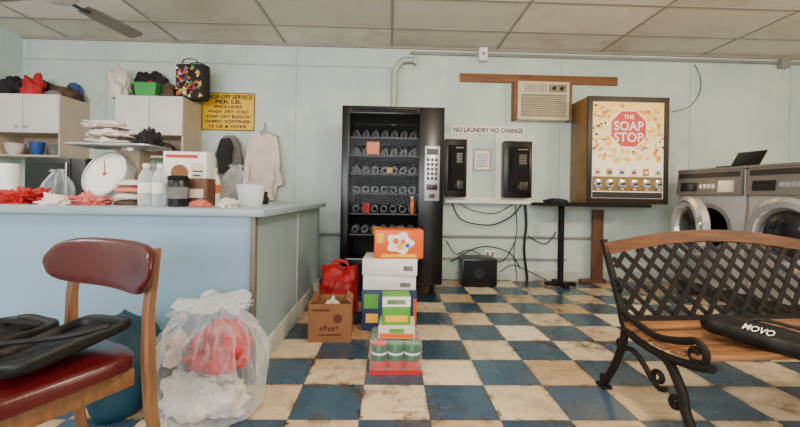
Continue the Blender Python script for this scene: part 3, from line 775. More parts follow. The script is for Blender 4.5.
MB().span((W * .1, -.134, Ha * .72), (W * .44, -.1305, Ha * .92), .002).build('control_panel', m_beigedark, t)
for k in range(2): MB().cyl((W * (.19 + .15 * k), -.15, Ha * .82), (W * (.19 + .15 * k), -.1345, Ha * .82), .02).build('knob', m_black, t)

# ------------------------------------------------------------------ wall phones
PYW = WALL - .001
def backboard(px0, px1, label):
    a = at(px0, 134, 4.43); b = at(px1, 198, 4.43); W = b.x - a.x; H = at(488, 134, 4.43).z - at(488, 198, 4.43).z
    t = thing('phone_backboard', label, 'backboard', ((a.x + b.x) / 2, PYW, at(488, 198, 4.43).z), 0, 'white phone backboards')
    MB().span((-W / 2, -.02, 0), (W / 2, 0, H), .003).build('board', m_whitebox, t)
backboard(443, 471.5, 'white backboard behind the left wall phone')
backboard(496, 533, 'white backboard behind the right wall phone')
a = at(444, 200, 4.40); b = at(532, 200, 4.40); zl_ = at(488, 197.5, 4.40).z
t = thing('wall_ledge', 'long white ledge running under both wall phones', 'ledge', ((a.x + b.x) / 2, PYW, zl_))
W = b.x - a.x
MB().span((-W / 2, -.11, -.07), (W / 2, 0, -.03), .004).build('shelf_board', m_whitebox, t)
MB().span((-W / 2, -.03, -.029), (W / 2, 0, -.004), .002).build('back_rail', m_whitebox, t)
def phone(px0, px1, py0, py1, label, flip):
    a = at(px0, py0, 4.33); b = at(px1, py1, 4.33); W = b.x - a.x; H = a.z - b.z
    t = thing('payphone', label, 'phone', ((a.x + b.x) / 2, PYW - .022, b.z), 0, 'black wall phones')
    MB().span((-W / 2, -.12, 0), (W / 2, 0, H), .008).build('housing', m_black, t)
    MB().span((-W * .36, -.124, H * .1), (W * .4, -.1205, H * .9), .003).build('face_plate', m_blackmat, t)
    MB().span((W * .02, -.127, H * .58), (W * .30, -.1245, H * .76), .002).build('dial_plate', m_washdark, t)
    kb = MB()
    for i in range(3):
        for j in range(4): kb.box((W * (.08 + .08 * i), -.128, H * (.61 + .045 * j)), (W * .05, .003, H * .025))
    kb.build('keypad', m_washpanel, t)
    MB().span((.0, -.128, H * .84), (W * .34, -.1245, H * .86), .001).build('coin_slot', m_washpanel, t)
    MB().span((W * .05, -.128, H * .14), (W * .34, -.1245, H * .28), .002).build('coin_return', m_washdark, t)
    hs = MB().tube([(-W * .22, -.126, H * .4), (-W * .24, -.142, H * .47), (-W * .24, -.142, H * .75), (-W * .22, -.126, H * .82)], .011, 8, 5).build('handset', m_blackmat, t)
    MB().tube([(-W * .22, -.126, H * .42), (-W * .22, -.13, H * .25), (-W * .05, -.13, H * .15), (W * .02, -.126, H * .22)], .004, 6, 5).build('cord', m_black, hs)
phone(445, 466, 139, 197, 'black wall phone at the left, nearest the vending machine', 0)
phone(504, 531, 141, 198, 'black wall phone at the right, nearest the soap dispenser', 1)
a = at(452, 127, 4.43); b = at(525, 134, 4.43); W = b.x - a.x; Hn = .085
t = thing('change_notice', 'narrow white notice strip with black lettering above the wall phones', 'sign', ((a.x + b.x) / 2, PYW, (a.z + b.z) / 2 + .005))
MB().span((-W / 2, -.008, -Hn / 2), (W / 2, 0, Hn / 2)).build('strip', m_txtwhite, t)
txt('lettering', 'NO LAUNDRY NO CHANGE', W * .95, Hn * .66, m_txt, t, (0, -.0092, 0), bold=.03)
a = at(474, 149, 4.43); b = at(491, 171, 4.43); W = b.x - a.x; H = a.z - b.z
t = thing('paper_notice', 'framed paper notice between the two wall phones', 'notice', ((a.x + b.x) / 2, PYW, b.z))
MB().span((-W / 2, -.006, 0), (W / 2, 0, H)).build('frame', m_beigedark, t)
MB().span((-W / 2 + .012, -.008, .012), (W / 2 - .012, -.0065, H - .012)).build('paper', m_paper, t)
ml = MB()
for k in range(7): ml.span((-W * .34, -.0095, H * (.2 + .09 * k)), (W * (.34 - .1 * (k % 2)), -.0083, H * (.225 + .09 * k)))
ml.build('print_lines', m_greycloth, t)

# ------------------------------------------------------------------ soap dispenser
SY = 4.06
a = at(588, 97, SY); b = at(667, 205, SY)
za = at(627, 97, SY).z; zb_ = at(627, 204, SY).z
W = b.x - a.x; Hd = za - zb_; sx_ = (a.x + b.x) / 2
t = thing('soap_dispenser', 'brown soap dispenser with yellow front and red octagon sign', 'dispenser', (sx_, SY, zb_))
MB().span((-W / 2, .012, 0), (W / 2, WALL - SY - .01, Hd), .004).build('case', m_soapside, t)
fr = MB(); bw = .05
fr.span((-W / 2, -.014, 0), (-W / 2 + bw, .011, Hd)); fr.span((W / 2 - bw, -.014, 0), (W / 2, .011, Hd))
fr.span((-W / 2 + bw, -.014, Hd - .055), (W / 2 - bw, .011, Hd)); fr.span((-W / 2 + bw, -.014, 0), (W / 2 - bw, .011, .06))
fr.build('front_frame', m_soapwood, t)
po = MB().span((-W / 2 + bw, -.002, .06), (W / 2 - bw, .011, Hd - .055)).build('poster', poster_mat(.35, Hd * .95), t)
def discs(n, mat, r0, r1, zlo, zhi, y, seed, nm):
    rnd = random.Random(seed); m = MB()
    for k in range(n):
        r = rnd.uniform(r0, r1); x = rnd.uniform(-W / 2 + bw + r, W / 2 - bw - r); z = rnd.uniform(Hd * zlo, Hd * zhi)
        if (x / .23) ** 2 + ((z - Hd * .70) / .23) ** 2 < 1: continue
        m.prism([(x + r * math.cos(2 * PI * i / 14), z + r * math.sin(2 * PI * i / 14)) for i in range(14)], .0010, Matrix.Translation((0, y - k * .00003, 0)) @ RX)
    m.build(nm, mat, po)
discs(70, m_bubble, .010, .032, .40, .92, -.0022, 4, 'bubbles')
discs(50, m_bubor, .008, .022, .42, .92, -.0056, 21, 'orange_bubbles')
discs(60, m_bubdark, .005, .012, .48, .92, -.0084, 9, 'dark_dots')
zc_ = Hd * .70; ro = .218
def octo(r, y, mat, nm): MB().prism([(r * math.cos(PI / 8 + k * PI / 4), zc_ + r * math.sin(PI / 8 + k * PI / 4)) for k in range(8)], .003, Matrix.Translation((0, y, 0)) @ RX).build(nm, mat, t)
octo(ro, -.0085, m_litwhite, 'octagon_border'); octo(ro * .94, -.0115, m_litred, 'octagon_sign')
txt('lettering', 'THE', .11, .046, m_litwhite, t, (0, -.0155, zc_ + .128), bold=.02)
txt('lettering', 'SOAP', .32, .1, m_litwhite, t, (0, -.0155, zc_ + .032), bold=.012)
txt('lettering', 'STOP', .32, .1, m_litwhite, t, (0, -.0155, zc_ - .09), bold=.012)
MB().span((-W / 2 + bw + .01, -.006, Hd * .055), (W / 2 - bw - .01, -.0025, Hd * .11)).build('lower_strip', m_washdark, t)
MB().span((-W / 2 + bw + .01, -.006, Hd * .12), (W / 2 - bw - .01, -.0025, Hd * .255)).build('coin_bar', m_brass, t)
for k in range(6):
    x = -W / 2 + .11 + k * (W - .22) / 5
    cs = MB().span((x - .036, -.03, Hd * .155), (x + .036, -.0065, Hd * .225), .004).build('coin_slide', m_chrome, t)
    MB().span((x - .014, -.06, Hd * .175), (x + .014, -.0305, Hd * .195), .003).build('slide_handle', m_black, cs)
    MB().cyl((x, -.03, Hd * .138), (x, -.0065, Hd * .138), .014).build('knob', m_silvercard, t)
    pk = MB().span((x - .032, -.012, Hd * .265), (x + .032, -.0025, Hd * .33), .003).build('product_pack', [m_paper, m_yellow, m_paper, m_paper, m_orange, m_paper][k], t)
    MB().span((x - .022, -.0135, Hd * .28), (x + .022, -.0122, Hd * .305)).build('pack_label', [m_orange, m_bluepaint, m_bluepaint, m_txtred, m_paper, m_greencard][k], pk)
# stand
ta = at(541, 205, 4.05).x; tb_ = at(650, 205, 4.05).x
t = thing('dispenser_stand', 'black pedestal table under the soap dispenser', 'table', ((ta + tb_) / 2, 4.22, 0))
Wt = tb_ - ta
MB().span((-Wt / 2, -.2, zb_ - .035), (Wt / 2, .2, zb_ - .002), .006).build('tabletop', m_blackmat, t)
x = at(560, 250, 4.22).x - (ta + tb_) / 2
MB().cyl((x, -.02, .03), (x, -.02, zb_ - .036), .032).build('post', m_blackmat, t)
f = MB(); f.box((x, -.02, .02), (.34, .06, .035), .01); f.box((x, -.02, .02), (.06, .34, .035), .01)
f.build('foot', m_blackmat, t)
lump('black_pouch', 'low black pouch lying on the left end of the pedestal table', 'pouch', 543, 570, 198, zb_ - .001, 4.15, .22, m_darkcloth, 71, .3)
pa = at(600, 250, 4.3).x
solo(MB().box((0, 0, .42), (.13, .03, .84), .004).box((-.05, -.0, .02), (.3, .05, .04), .004), 'wooden_plank', m_plank, 'upright brown wooden plank behind the black stand', 'plank', (pa, 4.36, 0))

# ------------------------------------------------------------------ floor speaker
a = at(462, 258, 4.06); b = at(497, 258, 4.06); W = b.x - a.x
t = thing('floor_speaker', 'black cube speaker on the floor right of the vending machine', 'speaker', ((a.x + b.x) / 2, 4.05, 0), R(-4))
hS = at(480, 259, 4.05).z
MB().span((-W / 2, 0, .012), (W / 2, .3, hS), .012).build('case', m_black, t)
MB().span((-W * .44, -.008, .03), (W * .44, -.0005, hS - .02), .004).build('front_grille', m_blackmat, t)
MB().lathe([(.05, 0), (.05, .003), (.044, .003), (.044, 0)], 24, Matrix.Translation((0, -.0085, hS * .5)) @ RX).build('emblem_ring', m_washdark, t)
for sx in (-1, 1): MB().span((sx * W * .35 - .02, .02, 0), (sx * W * .35 + .02, .28, .012)).build('foot', m_blackmat, t)

# ------------------------------------------------------------------ floor boxes and bags
xa = at(320, 280, 3.2).x; xb = at(359, 280, 3.2).x; hb = at(340, 265, 3.2).z
t = thing('shopping_bag', 'creased red bag on the floor at the end of the counter', 'bag', ((xa + xb) / 2, 3.22, 0), R(6))
mb = MB().pad((0, 0, .004), (xb - xa - .02, .22, hb - .02), 4, 80, .0, [(.6, 0), (.92, .0), (1, .06), (1.0, .14), (.99, .22), (.98, .3), (.98, .38), (.97, .46), (.97, .54), (.96, .62), (.95, .7), (.94, .78), (.93, .85), (.92, .92), (.9, 1.0), (.82, .97), (.74, .9)])
for v in mb.bm.verts:
    q = v.co * 9
    v.co.y += .045 * (abs(noise.noise(q)) - .2) - .02 * noise.noise(q * 2.2); v.co.x += .03 * noise.noise(q + Vector((5, 1, 2))); v.co.z += .02 * noise.noise(q + Vector((1, 7, 2))) * v.co.z / hb * 2
    v.co.z = max(v.co.z, .002)
mb.build('bag_body', m_redbag, t, None, 0, 60)
for y in (-.05, .05): MB().tube([(-.07, y, hb * .9), (-.05, y * .8, hb + .03), (.05, y * .8, hb + .02), (.07, y, hb * .9)], .007, 6, 5).build('handle', m_redbag, t)
a = at(308, 341, 2.5); b = at(351, 341, 2.5); W = b.x - a.x; hB = .25
t = thing('cardboard_box', 'open brown cardboard box on the floor beside the counter', 'box', ((a.x + b.x) / 2, 2.5, 0), R(3))
c = MB(); D = .25
c.span((-W / 2, 0, 0), (W / 2, .006, hB)); c.span((-W / 2, D - .006, 0), (W / 2, D, hB))
c.span((-W / 2, .006, 0), (-W / 2 + .006, D - .006, hB)); c.span((W / 2 - .006, .006, 0), (W / 2, D - .006, hB)); c.span((-W / 2 + .006, .006, 0), (W / 2 - .006, D - .006, .006))
c.build('carton', m_card, t)
def flap(pts): 
    m = MB(); m.rings([[Vector(p) for p in pts], [Vector(p) + Vector((0, 0, .005)) for p in pts]]); m.build('flap', m_card, t)
flap([(-W / 2, 0, hB), (-W / 2, D, hB), (-W / 2 + .05, D - .01, hB + .02), (-W / 2 + .05, .01, hB + .02)])
flap([(W / 2, 0, hB), (W / 2, D, hB), (W / 2 - .04, D - .01, hB + .03), (W / 2 - .04, .01, hB + .03)])
ip = MB()
for k in range(5): ip.box((-W * .2 + k * W * .09, -.001, hB * .36 + .008 * math.sin(k * 2)), (W * .06, .002, .02 + .008 * (k % 2)), 0, Matrix.Rotation(R(12), 3, 'Y'))
ip.box((0, -.001, hB * .2), (W * .5, .002, .010)); ip.box((-W * .2, -.001, hB * .84), (W * .4, .002, .012))
ip.build('print', m_ink, t)
MB().lathe([(.001, 0), (.03, 0), (.03, .0015), (.001, .0015)], 20, Matrix.Translation((W * .18, -.0003, hB * .62)) @ RX).build('print_picture', m_ink, t)
solo(MB().blob((0, 0, 0), (W - .1, D - .05, .262), 30, .4), 'plastic_bag', m_whitecloth, 'white plastic bag stuffed into the open cardboard box', 'bag', ((a.x + b.x) / 2 - .005, 2.5 + D / 2, .008), 0, None, 80)

def carton(name, px0, px1, Y, z0, z1, dep, mat, label, rz=0, cat='box', deco=None):
    a = at(px0, 280, Y).x; b = at(px1, 280, Y).x; W = b - a
    t = thing(name, label, cat, ((a + b) / 2, Y, z0), rz)
    h = z1 - z0
    MB().span((-W / 2, 0, 0), (W / 2, dep, h), .004).build('carton', mat, t)
    for x0, x1, u0, u1, mm in (deco or []):
        MB().span((W * x0, -.002, h * u0), (W * x1, -.0005, h * u1)).build('print', mm, t)
    return t, W, h
S = 2.72
carton('carton', 362, 417, S, 0, .29, .34, m_bluecard, 'dark blue printed carton at the bottom of the tall stack', 0, 'carton', [(-.46, -.2, .55, .9, m_greencard), (-.42, -.2, .2, .42, m_yellow), (.44, .5, .2, .8, m_orange)])
carton('carton', 363, 416, S, .291, .395, .32, m_whitebox, 'lower white carton in the stack', R(1), 'carton', [(.2, .4, .2, .5, m_greycloth)])
carton('carton', 362, 417, S - .01, .396, .51, .33, m_whitebox, 'white carton directly under the orange box', R(-1.5), 'carton', [(.25, .42, .3, .6, m_greycloth)])
t, W, h = carton('laundry_box', 374, 423, S + .02, .511, .715, .2, m_orange, 'orange laundry product box on top of the tall stack', R(4), 'box', [(-.36, .36, .06, .16, m_yellow), (-.46, -.32, .55, .9, m_yellow)])
SC = Matrix.Scale(.8, 4, (0, 0, 1))
MB().prism([(W * .26 * (1 + .16 * math.cos(5 * q)) * math.cos(q), W * .26 * (1 + .16 * math.cos(5 * q)) * math.sin(q)) for q in [2 * PI * i / 40 for i in range(40)]], .0015, Matrix.Translation((W * .02, -.0006, h * .55)) @ SC @ RX).build('white_emblem', m_paper, t)
for ex, ez, er, mm in ((-.07, .62, .06, m_orange), (.08, .60, .05, m_orange), (.02, .44, .07, m_yellow), (.17, .46, .045, m_bluepaint)):
    MB().lathe([(.001, 0), (W * er, 0), (W * er, .001), (.001, .001)], 18, Matrix.Translation((W * ex, -.0024, h * ez)) @ RX).build('emblem_spot', mm, t)
# front pack of cans
f = 2.06; fa = at(369.5, 370, f).x; fb = at(422, 370, f).x; W = fb - fa; Dp = .28
t = thing('can_pack_wrap', 'clear film and low tray wrapping the pack of green cans on the floor', 'packaging', ((fa + fb) / 2, f, 0))
c = MB()
c.span((-W / 2, 0, 0), (W / 2, Dp, .006)); c.span((-W / 2, 0, .006), (W / 2, .004, .022)); c.span((-W / 2, Dp - .004, .006), (W / 2, Dp, .022))
c.span((-W / 2, .004, .006), (-W / 2 + .004, Dp - .004, .022)); c.span((W / 2 - .004, .004, .006), (W / 2, Dp - .004, .022))
c.build('tray_body', m_soapred, t)
m = MB(); m.pad((0, Dp / 2, .023), (W + .006, Dp + .006, .14), 12, 64, 0, [(.995, 0), (1, .05), (1, .9), (.98, .985), (.93, 1.0)])
m.build('shrink_film', m_film, t)
m_jar = M('green_can', (16, 92, 44), .25, var=.1); m_jarlid2 = M('can_lid_green', (50, 130, 76), .35)
pos = ['left', 'middle', 'right']; rows = ['front', 'second', 'back']
jw = (W - .012) / 3; jr = jw / 2 - .001
jd = (Dp - .012) / 3
for j in range(3):
    for i in range(3):
        q = thing('soap_can', f'green and red can in the wrapped floor pack, {pos[i]} of the {rows[j]} row', 'can', ((fa + fb) / 2 + (i - 1) * jw, f + .006 + jd * (j + .5), .007), 0, 'green cans in the wrapped pack')
        MB().lathe([(jr * .94, 0), (jr, .008), (jr, .132), (jr * .9, .14)], 22).build('can_body', m_jar, q)
        MB().lathe([(jr * 1.002, .016), (jr * 1.008, .018), (jr * 1.008, .055), (jr * 1.002, .057)], 22, None, False).build('label_band', m_soapred, q)
        MB().lathe([(jr * 1.002, .09), (jr * 1.008, .092), (jr * 1.008, .1), (jr * 1.002, .102)], 22, None, False).build('label_stripe', m_paper, q)
        MB().lathe([(jr * .92, .14), (jr * .94, .142), (jr * .94, .152), (jr * .86, .154)], 22).build('lid', m_jarlid2 if (i + j) % 3 else m_soapred, q)
zt_ = .167
carton('laundry_box', 379, 416, f + .06, zt_, .235, .2, m_beige, 'flat cream and orange box resting on the wrapped cans', R(-2), 'box', [(-.46, .46, .08, .45, m_orange), (-.2, .2, .5, .85, m_greencard)])
carton('laundry_box', 383, 411, f + .09, .236, .40, .12, m_greencard, 'small green and white box on top of the front stack', R(3), 'box', [(-.5, .5, .62, .96, m_paper), (-.34, .34, .7, .86, m_greencard), (-.4, .4, .1, .32, m_yellow)])

# ------------------------------------------------------------------ washers
def washer(x, y, rz, label, ajar=0):
    t = thing('washing_machine', label, 'washing machine', (x, y, 0), rz, 'front-loading washers')
    W = .68; D = .72; Hh = 1.29
    MB().span((0, .03, 0), (W, D, .12)).build('plinth', m_washdark, t)
    MB().span((.003, .02, .12), (W - .003, D, Hh - .03), .008).build('body', m_wash, t)
    MB().span((0, .0, Hh - .0299), (W, D, Hh), .008).build('top', m_washpanel, t)
    zp0 = 1.02
    p = MB(); p.rings([[Vector((xx, yy, zz)) for yy, zz in ((.0195, zp0), (-.02, zp0 + .005), (.0, Hh - .031), (.0195, Hh - .031))] for xx in (.012, W - .012)])
    pn = p.build('control_panel', m_washpanel, t)
    def onp(u0, u1, z0, z1, mat, nm, th=.004):
        m = MB(); f_ = lambda z: -.02 + .02 * (z - zp0 - .005) / (Hh - .031 - zp0 - .005)
        m.rings([[Vector((xx, f_(z0) - th, z0)), Vector((xx, f_(z0) - .0008, z0)), Vector((xx, f_(z1) - .0008, z1)), Vector((xx, f_(z1) - th, z1))] for xx in (u0, u1)])
        m.build(nm, mat, pn)
    onp(.03, W - .03, 1.195, 1.245, m_washdark, 'name_strip')
    onp(.06, .24, 1.06, 1.15, m_display, 'display'); onp(.46, .60, 1.05, 1.16, m_chrome, 'coin_plate', .01)
    for k in range(4): onp(.27 + k * .042, .298 + k * .042, 1.09, 1.13, m_chrome, 'button', .008)
    dx = W / 2 - .01; dz = .70
    mt0 = Matrix.Translation((dx, .019, dz)) @ RX
    MB().lathe([(.24, 0), (.24, .006), (.20, .006), (.20, 0)], 44, mt0, False).build('porthole_rim', m_steel, t)
    MB().lathe([(.199, 0), (.199, .002)], 44, mt0).build('porthole', m_black, t)
    hin = Matrix.Translation((dx - .31, .0, 0)) @ Matrix.Rotation(R(-ajar), 4, 'Z') @ Matrix.Translation((-(dx - .31), -.0, 0))
    mt = hin @ Matrix.Translation((dx, .012, dz)) @ RX
    dr = MB().lathe([(.296, 0), (.312, .02), (.306, .065), (.27, .092), (.222, .086), (.192, .05), (.19, .0)], 48, mt, False).build('door', m_chrome, t)
    MB().lathe([(.195, .03), (.175, .062), (.11, .086), (.03, .094)], 40, mt).build('door_glass', m_doorglass, dr)
    MB().tube([(dx + .29, -.04, dz - .04), (dx + .31, -.09, dz - .03), (dx + .31, -.09, dz + .05), (dx + .29, -.04, dz + .06)], .011, 8, 4).xf(hin).build('door_handle', m_chrome, dr)
    MB().span((.1, .012, .2), (W - .1, .0195, .36), .002).build('service_panel', m_steel, t)
wx, wy = 3.10, 4.06
th = R(-81)
u = Vector((math.cos(th), math.sin(th)))
washer(wx, wy, th, 'steel front-loading washer with its round door ajar, nearest the back wall', 24)
washer(wx + u.x * .70, wy + u.y * .70, th, 'steel front-loading washer with closed door at the right edge beside the bench')
# laptop on top
t = thing('laptop', 'black open laptop standing on top of the washers', 'laptop', (3.33, 3.60, 1.292), R(-80))
MB().span((-.13, -.09, 0), (.13, .09, .014), .004).build('keyboard_base', m_blackmat, t)
MB().box((0, .0, .09), (.26, .008, .18), .003).xf(Matrix.Translation((0, .09, .012)) @ Matrix.Rotation(R(-34), 4, 'X')).build('screen', m_black, t)

# ------------------------------------------------------------------ bench
L = 1.24
t = thing('park_bench', 'cast iron park bench with lattice back and wooden slats', 'bench', (1.125, 1.79, 0), R(4))
yb = lambda z: (z - .36) * .42
def spiral(cy, cz, r0, r1, a0, turns, n=28):
    return [(cy + (r0 + (r1 - r0) * i / n) * math.cos(R(a0) + turns * 2 * PI * i / n), cz + (r0 + (r1 - r0) * i / n) * math.sin(R(a0) + turns * 2 * PI * i / n)) for i in range(n + 1)]
for x in (0, L):
    e = MB()
    T_ = lambda pts, r, k=6: e.tube([(x, y, z) for y, z in pts], r, 8, k)
    T_(((.17, .75), (.145, .69), (.09, .57), (.03, .44), (0, .36), (.01, .28), (.06, .16), (.12, .06), (.15, .012)), .018)
    T_(((.03, .44), (0, .36), (-.1, .325), (-.24, .32), (-.38, .34), (-.46, .365)), .017)
    T_(((-.22, .32), (-.27, .30), (-.33, .22), (-.35, .15), (-.40, .07), (-.45, .012)), .019)
    T_(((.02, .43), (-.08, .40), (-.2, .385), (-.3, .405), (-.37, .43)), .015)
    T_(spiral(-.395, .39, .05, .008, 60, 1.3), .013, 0)
    T_(((.03, .24), (-.05, .27), (-.12, .24), (-.18, .19)), .012)
    T_(spiral(-.215, .215, .045, .008, 215, 1.2), .011, 0)
    T_(spiral(.03, .265, .03, .006, 280, -1.2), .010, 0)
    T_(spiral(-.30, .155, .032, .006, 200, -1.2), .011, 0)
    T_(spiral(.055, .535, .035, .006, 40, 1.2), .009, 0)
    T_(spiral(.15, .045, .03, .006, 180, 1.1), .010, 0)
    e.box((x, .15, .008), (.05, .07, .016), .004); e.box((x, -.45, .008), (.05, .07, .016), .004)
    e.build('end_frame', m_iron, t)
ztop = lambda x: .705 + .07 * math.sin(PI * x / L)
rail = [(-.01 + (L + .02) * k / 24, yb(ztop(L * k / 24)) + .005, ztop(L * k / 24)) for k in range(25)]
MB().ribbon(rail, (0, .010, .029), (0, .014, -.005)).build('top_rail', m_woodrail, t)
MB().ribbon([(x, yb(.385), .385) for x in (.02, L - .02)], (0, .008, .018), (0, .010, -.004)).build('lower_rail', m_iron, t)
lt = MB(); z0 = .405; nrm = Vector((0, -1, .42)).normalized()
def P3(x, z): return Vector((x, yb(z), z))
def strip(x0, z0_, x1, z1_, w=.0115, th=.003, off=0):
    a = P3(x0, z0_); b = P3(x1, z1_); d = (b - a).normalized(); s_ = d.cross(nrm).normalized() * w; n_ = nrm * th
    o = nrm * off
    lt.rings([[p + s_ + n_ + o, p - s_ + n_ + o, p - s_ - n_ + o, p + s_ - n_ + o] for p in (a, b)])
step = .090; asp = .95
xlo, xhi = .02, L - .02
for sgn, off in ((1, .0025), (-1, -.0025)):
    k = -8
    while k * step < L + .6:
        xs = k * step; pts = []
        for i in range(0, 70):
            z = z0 + i * .005; x = xs + sgn * (z - z0) * asp
            if xlo <= x <= xhi and z <= ztop(x) - .025: pts.append((x, z))
        if len(pts) > 2: strip(pts[0][0], pts[0][1], pts[-1][0], pts[-1][1], off=off)
        k += 1
lt.build('lattice', m_iron, t)
prof = [(-.03, .352), (-.12, .338), (-.215, .337), (-.31, .347), (-.405, .366)]
for k, (y, z) in enumerate(prof):
    sl = (prof[min(k + 1, 4)][1] - prof[max(k - 1, 0)][1]) / (prof[min(k + 1, 4)][0] - prof[max(k - 1, 0)][0])
    MB().box((L / 2, y, z + .018), (L + .02, .066, .022), .006, Matrix.Rotation(math.atan(sl), 3, 'X')).build('seat_slat', m_wood, t)
# black tube bag on bench
p0 = Vector((1.43, 1.68, 0)); p1 = Vector((1.59, 1.19, 0)); ax = (p1 - p0).normalized(); ln_ = (p1 - p0).length
side = Vector((0, 0, 1)).cross(ax)
mt = Matrix((( ax.x, side.x, 0, p0.x), (ax.y, side.y, 0, p0.y), (0, 0, 1, .386), (0, 0, 0, 1)))
t = bpy.data.objects.new('tripod_bag', None); COL.objects.link(t); t.empty_display_size = .1; t.matrix_world = mt
tag(t, 'long black padded bag with white lettering lying on the bench seat', 'bag')
rs = []
hz_ = .041; hw_ = .086
for q in range(31):
    x = ln_ * q / 30; e_ = min(x, ln_ - x); k = min(1, .55 + (e_ / .05) ** .5 * .45) if e_ < .05 else 1
    k *= 1 + .05 * noise.noise(Vector((x * 14, 3, 1)))
    ring = []
    for i in range(28):
        a_ = 2 * PI * i / 28; ca, sa = math.cos(a_), math.sin(a_)
        w_ = 1 + .05 * noise.noise(Vector((x * 18, ca * 2, sa * 2)))
        ring.append(Vector((x, k * w_ * hw_ * math.copysign(abs(ca) ** .8, ca), max(.0005, hz_ + k * w_ * hz_ * math.copysign(abs(sa) ** .8, sa)))))
    rs.append(ring)
MB().rings(rs).build('bag_body', m_leather, t, None, 0, 70)
MB().tube([(.14, .03, hz_ * 2 - .006), (.18, .05, hz_ * 2 + .012), (.34, .06, hz_ * 2 + .008), (.38, .04, hz_ * 2 - .006)], .007, 6, 5).build('carry_handle', m_strap, t)
MB().tube([(.02, .04, hz_ * 2 - .01), (.2, .045, hz_ * 2 - .002), (ln_ - .03, .04, hz_ * 2 - .01)], .004, 6, 4).build('zipper', m_strap, t)
nn = Vector((0, -.60, .80)).normalized()
up_ = nn.cross(Vector((1, 0, 0))).normalized()
rt = Matrix(((1, up_.x, nn.x, 0), (0, up_.y, nn.y, 0), (0, up_.z, nn.z, 0), (0, 0, 0, 1)))
txt('lettering', 'MOVO', .10, .030, m_txtwhite, t, (.225, -.068, .0805), rt, bold=.015)

# ------------------------------------------------------------------ chair, left foreground
SH = .012
t = thing('dining_chair', 'wooden chair with dark red vinyl seat and curved back', 'chair', (-1.075, 1.135, 0), R(-26))
MB().pad((0, 0, .395 + SH), (.49, .46, .055), 5, 44, .012).build('seat', m_vinyl, t)
fr = MB()
for sy in (-1, 1): fr.box((0, sy * .195, .366 + SH), (.40, .022, .054), .004)
for sx in (-1, 1): fr.box((sx * .205, 0, .366 + SH), (.022, .41, .054), .004)
fr.build('seat_frame', m_chairwood, t)
def limb(pts, w, nm): 
    m = MB(); 
    m.rings([[Vector((p[0] + a * w * k, p[1] + b * w * k, p[2])) for a, b in ((-1, -.6), (-.6, -1), (.6, -1), (1, -.6), (1, .6), (.6, 1), (-.6, 1), (-1, .6))] for p, k in pts]); m.build(nm, m_chairwood, t)
for sx in (-1, 1):
    limb([((sx * .205, -.19, .394 + SH), 1.1), ((sx * .205, -.19, .33), 1.1), ((sx * .215, -.205, 0), .7)], .018, 'leg')
    limb([((sx * .230, .295, 0), .8), ((sx * .226, .25, .25), 1.05), ((sx * .224, .24, .42), 1.1), ((sx * .222, .24, .58), .95), ((sx * .222, .262, .775), .8)], .0165, 'leg')
MB().cyl((-.21, -.02, .16), (.21, -.02, .16), .01, n=10).build('stretcher', m_chairwood, t)
for sx in (-1, 1): MB().cyl((sx * .212, -.19, .16), (sx * .222, .25, .16), .01, n=10).build('stretcher', m_chairwood, t)
rs = []
hw = .30
for k in range(25):
    x = -hw + 2 * hw * k / 24; q = abs(x) / hw
    hh_ = .076 * max(.02, (1 - q ** 5)) ** .5 + .006
    y = .262 - .07 * q ** 2; tk_ = .022 * max(.12, (1 - q ** 8)) ** .5
    ring = []
    for i in range(16):
        a_ = 2 * PI * i / 16; ca, sa = math.cos(a_), math.sin(a_)
        dz = hh_ * math.copysign(abs(sa) ** .6, sa)
        ring.append(Vector((x, y + tk_ * math.copysign(abs(ca) ** .7, ca) + dz * .2, .708 + dz)))
    rs.append(ring)
MB().rings(rs).build('backrest', m_vinyl, t)
# black open case on the seat
t = thing('camera_case', 'black padded case lying open on the red chair seat', 'case', (-1.075, 1.135, .4645 + SH), R(-20))
def tray(cx, cy, w, d, h, wall, mt, nm, seed):
    m = MB()
    fl_ = .35
    m.pad((cx, cy, 0), (w, d, h), 6, 72, 0, [(.5, 0), (.92, 0), (.975, .1), (1, .35), (1, .75), (.995, .93), (.98, 1), (1 - 2 * wall / w, 1.0), (1 - 2.5 * wall / w, .92), (1 - 3.0 * wall / w, fl_), (.4, fl_), (.1, fl_)])
    m.crumple(.007, 9, seed)
    for v in m.bm.verts: v.co.z = max(v.co.z, .0005)
    if mt: m.xf(mt)
    return m.build(nm, m_leather, t, None, 0, 50)
tray(-.125, -.02, .22, .33, .058, .015, None, 'case_body', 4)
lm = Matrix.Translation((.11, .05, .003)) @ Matrix.Rotation(R(-5), 4, 'Y') @ Matrix.Rotation(R(7), 4, 'X') @ Matrix.Translation((0, 0, .02))
tray(0, 0, .225, .32, .034, .012, lm, 'case_lid', 9)
MB().blob((-.15, .05, .022), (.12, .12, .045), 61, .3, 1.5, 4).build('padded_insert', m_lining, t, None, 0, 80)
MB().blob((-.12, -.09, .022), (.13, .11, .040), 62, .3, 1.5, 4).build('padded_insert', m_strap, t, None, 0, 80)
MB().cyl((-.15, .05, .058), (-.15, .05, .076), .03).build('round_lens', m_black, t)
MB().tube([(-.22, -.12, .045), (-.21, -.07, .085), (-.15, -.03, .095), (-.10, .04, .078), (-.06, .09, .058)], .008, 6, 5).build('carry_handle', m_strap, t)
MB().tube([(-.02, -.1, .052), (.03, -.06, .060), (.09, .03, .052), (.15, .07, .060), (.21, .12, .076)], .008, 6, 5).build('strap', m_strap, t)

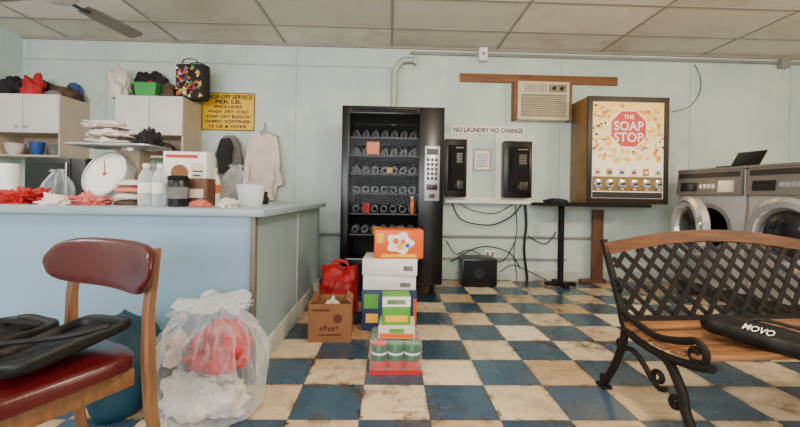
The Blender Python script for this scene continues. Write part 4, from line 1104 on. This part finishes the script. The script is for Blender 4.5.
# ------------------------------------------------------------------ laundry bags by the counter
solo(MB().blob((0, 0, 0), (.30, .34, .42), 51, .28, 1.5), 'laundry_bag', m_teal, 'teal cloth laundry bag on the floor behind the red chair', 'bag', (-1.175, 1.76, 0), 0, None, 80)
b = MB().sack([(.14, 0), (.205, .012), (.226, .08), (.226, .18), (.218, .28), (.19, .36), (.14, .405), (.115, .43), (.14, .455), (.16, .47)], 3, 1, .88, 160, .21, .035)
solo(b, 'laundry_bag', m_bag, 'clear crinkled plastic bag of laundry against the counter front', 'bag', (-.78, 1.70, 0), 0, None, 80)
solo(MB().blob((0, 0, 0), (.28, .28, .20), 55, .5, 1.7, 5), 'laundry', m_red, 'red clothes showing through the upper right of the clear plastic bag', 'clothes', (-.725, 1.675, .225), R(20), None, 80)
solo(MB().blob((0, 0, 0), (.38, .32, .21), 56, .45, 1.7, 5), 'laundry', m_whitecloth, 'white clothes in the lower part of the clear plastic bag', 'clothes', (-.78, 1.70, .012), 0, None, 80)
solo(MB().blob((0, 0, 0), (.1, .2, .14), 57, .45, 1.7), 'laundry', m_whitecloth, 'white clothes at the upper left inside the clear plastic bag', 'clothes', (-.915, 1.69, .223), 0, None, 80)

# ------------------------------------------------------------------ light and camera
wd = bpy.data.worlds.new('world'); scene.world = wd; wd.use_nodes = True
wd.node_tree.nodes['Background'].inputs[0].default_value = (1, .99, .97, 1)
wd.node_tree.nodes['Background'].inputs[1].default_value = .18
def area(name, loc, rot, sx, sy, e, col):
    l = bpy.data.lights.new(name, 'AREA'); l.shape = 'RECTANGLE'; l.size = sx; l.size_y = sy; l.energy = e; l.color = col
    o = bpy.data.objects.new(name, l); COL.objects.link(o); o.location = loc; o.rotation_euler = rot
area('window_daylight', (-1.0, -2.8, 1.6), (R(90), 0, 0), 4.6, 1.8, 235, (.98, .99, 1))
for x, e, c in ((-2.8, 74, (1, .96, .89)), (.7, 100, (1, .88, .68)), (4.0, 132, (1, .84, .62))):  # unseen point lights added to brighten the ceiling and warm the back wall
    l = bpy.data.lights.new('fill_light', 'POINT'); l.energy = e; l.color = c; l.shadow_soft_size = .15
    o = bpy.data.objects.new('fill_light', l); COL.objects.link(o); o.location = (x, 1.3, 2.2)
cam = bpy.data.cameras.new('camera'); co = bpy.data.objects.new('camera', cam); COL.objects.link(co)
co.location = (0, 0, EYE); co.rotation_euler = camrot.to_euler()
cam.sensor_width = 36; cam.lens = 36 * F / 800; cam.shift_y = -(213.5 - PY) / 800; cam.clip_start = .05
scene.camera = co
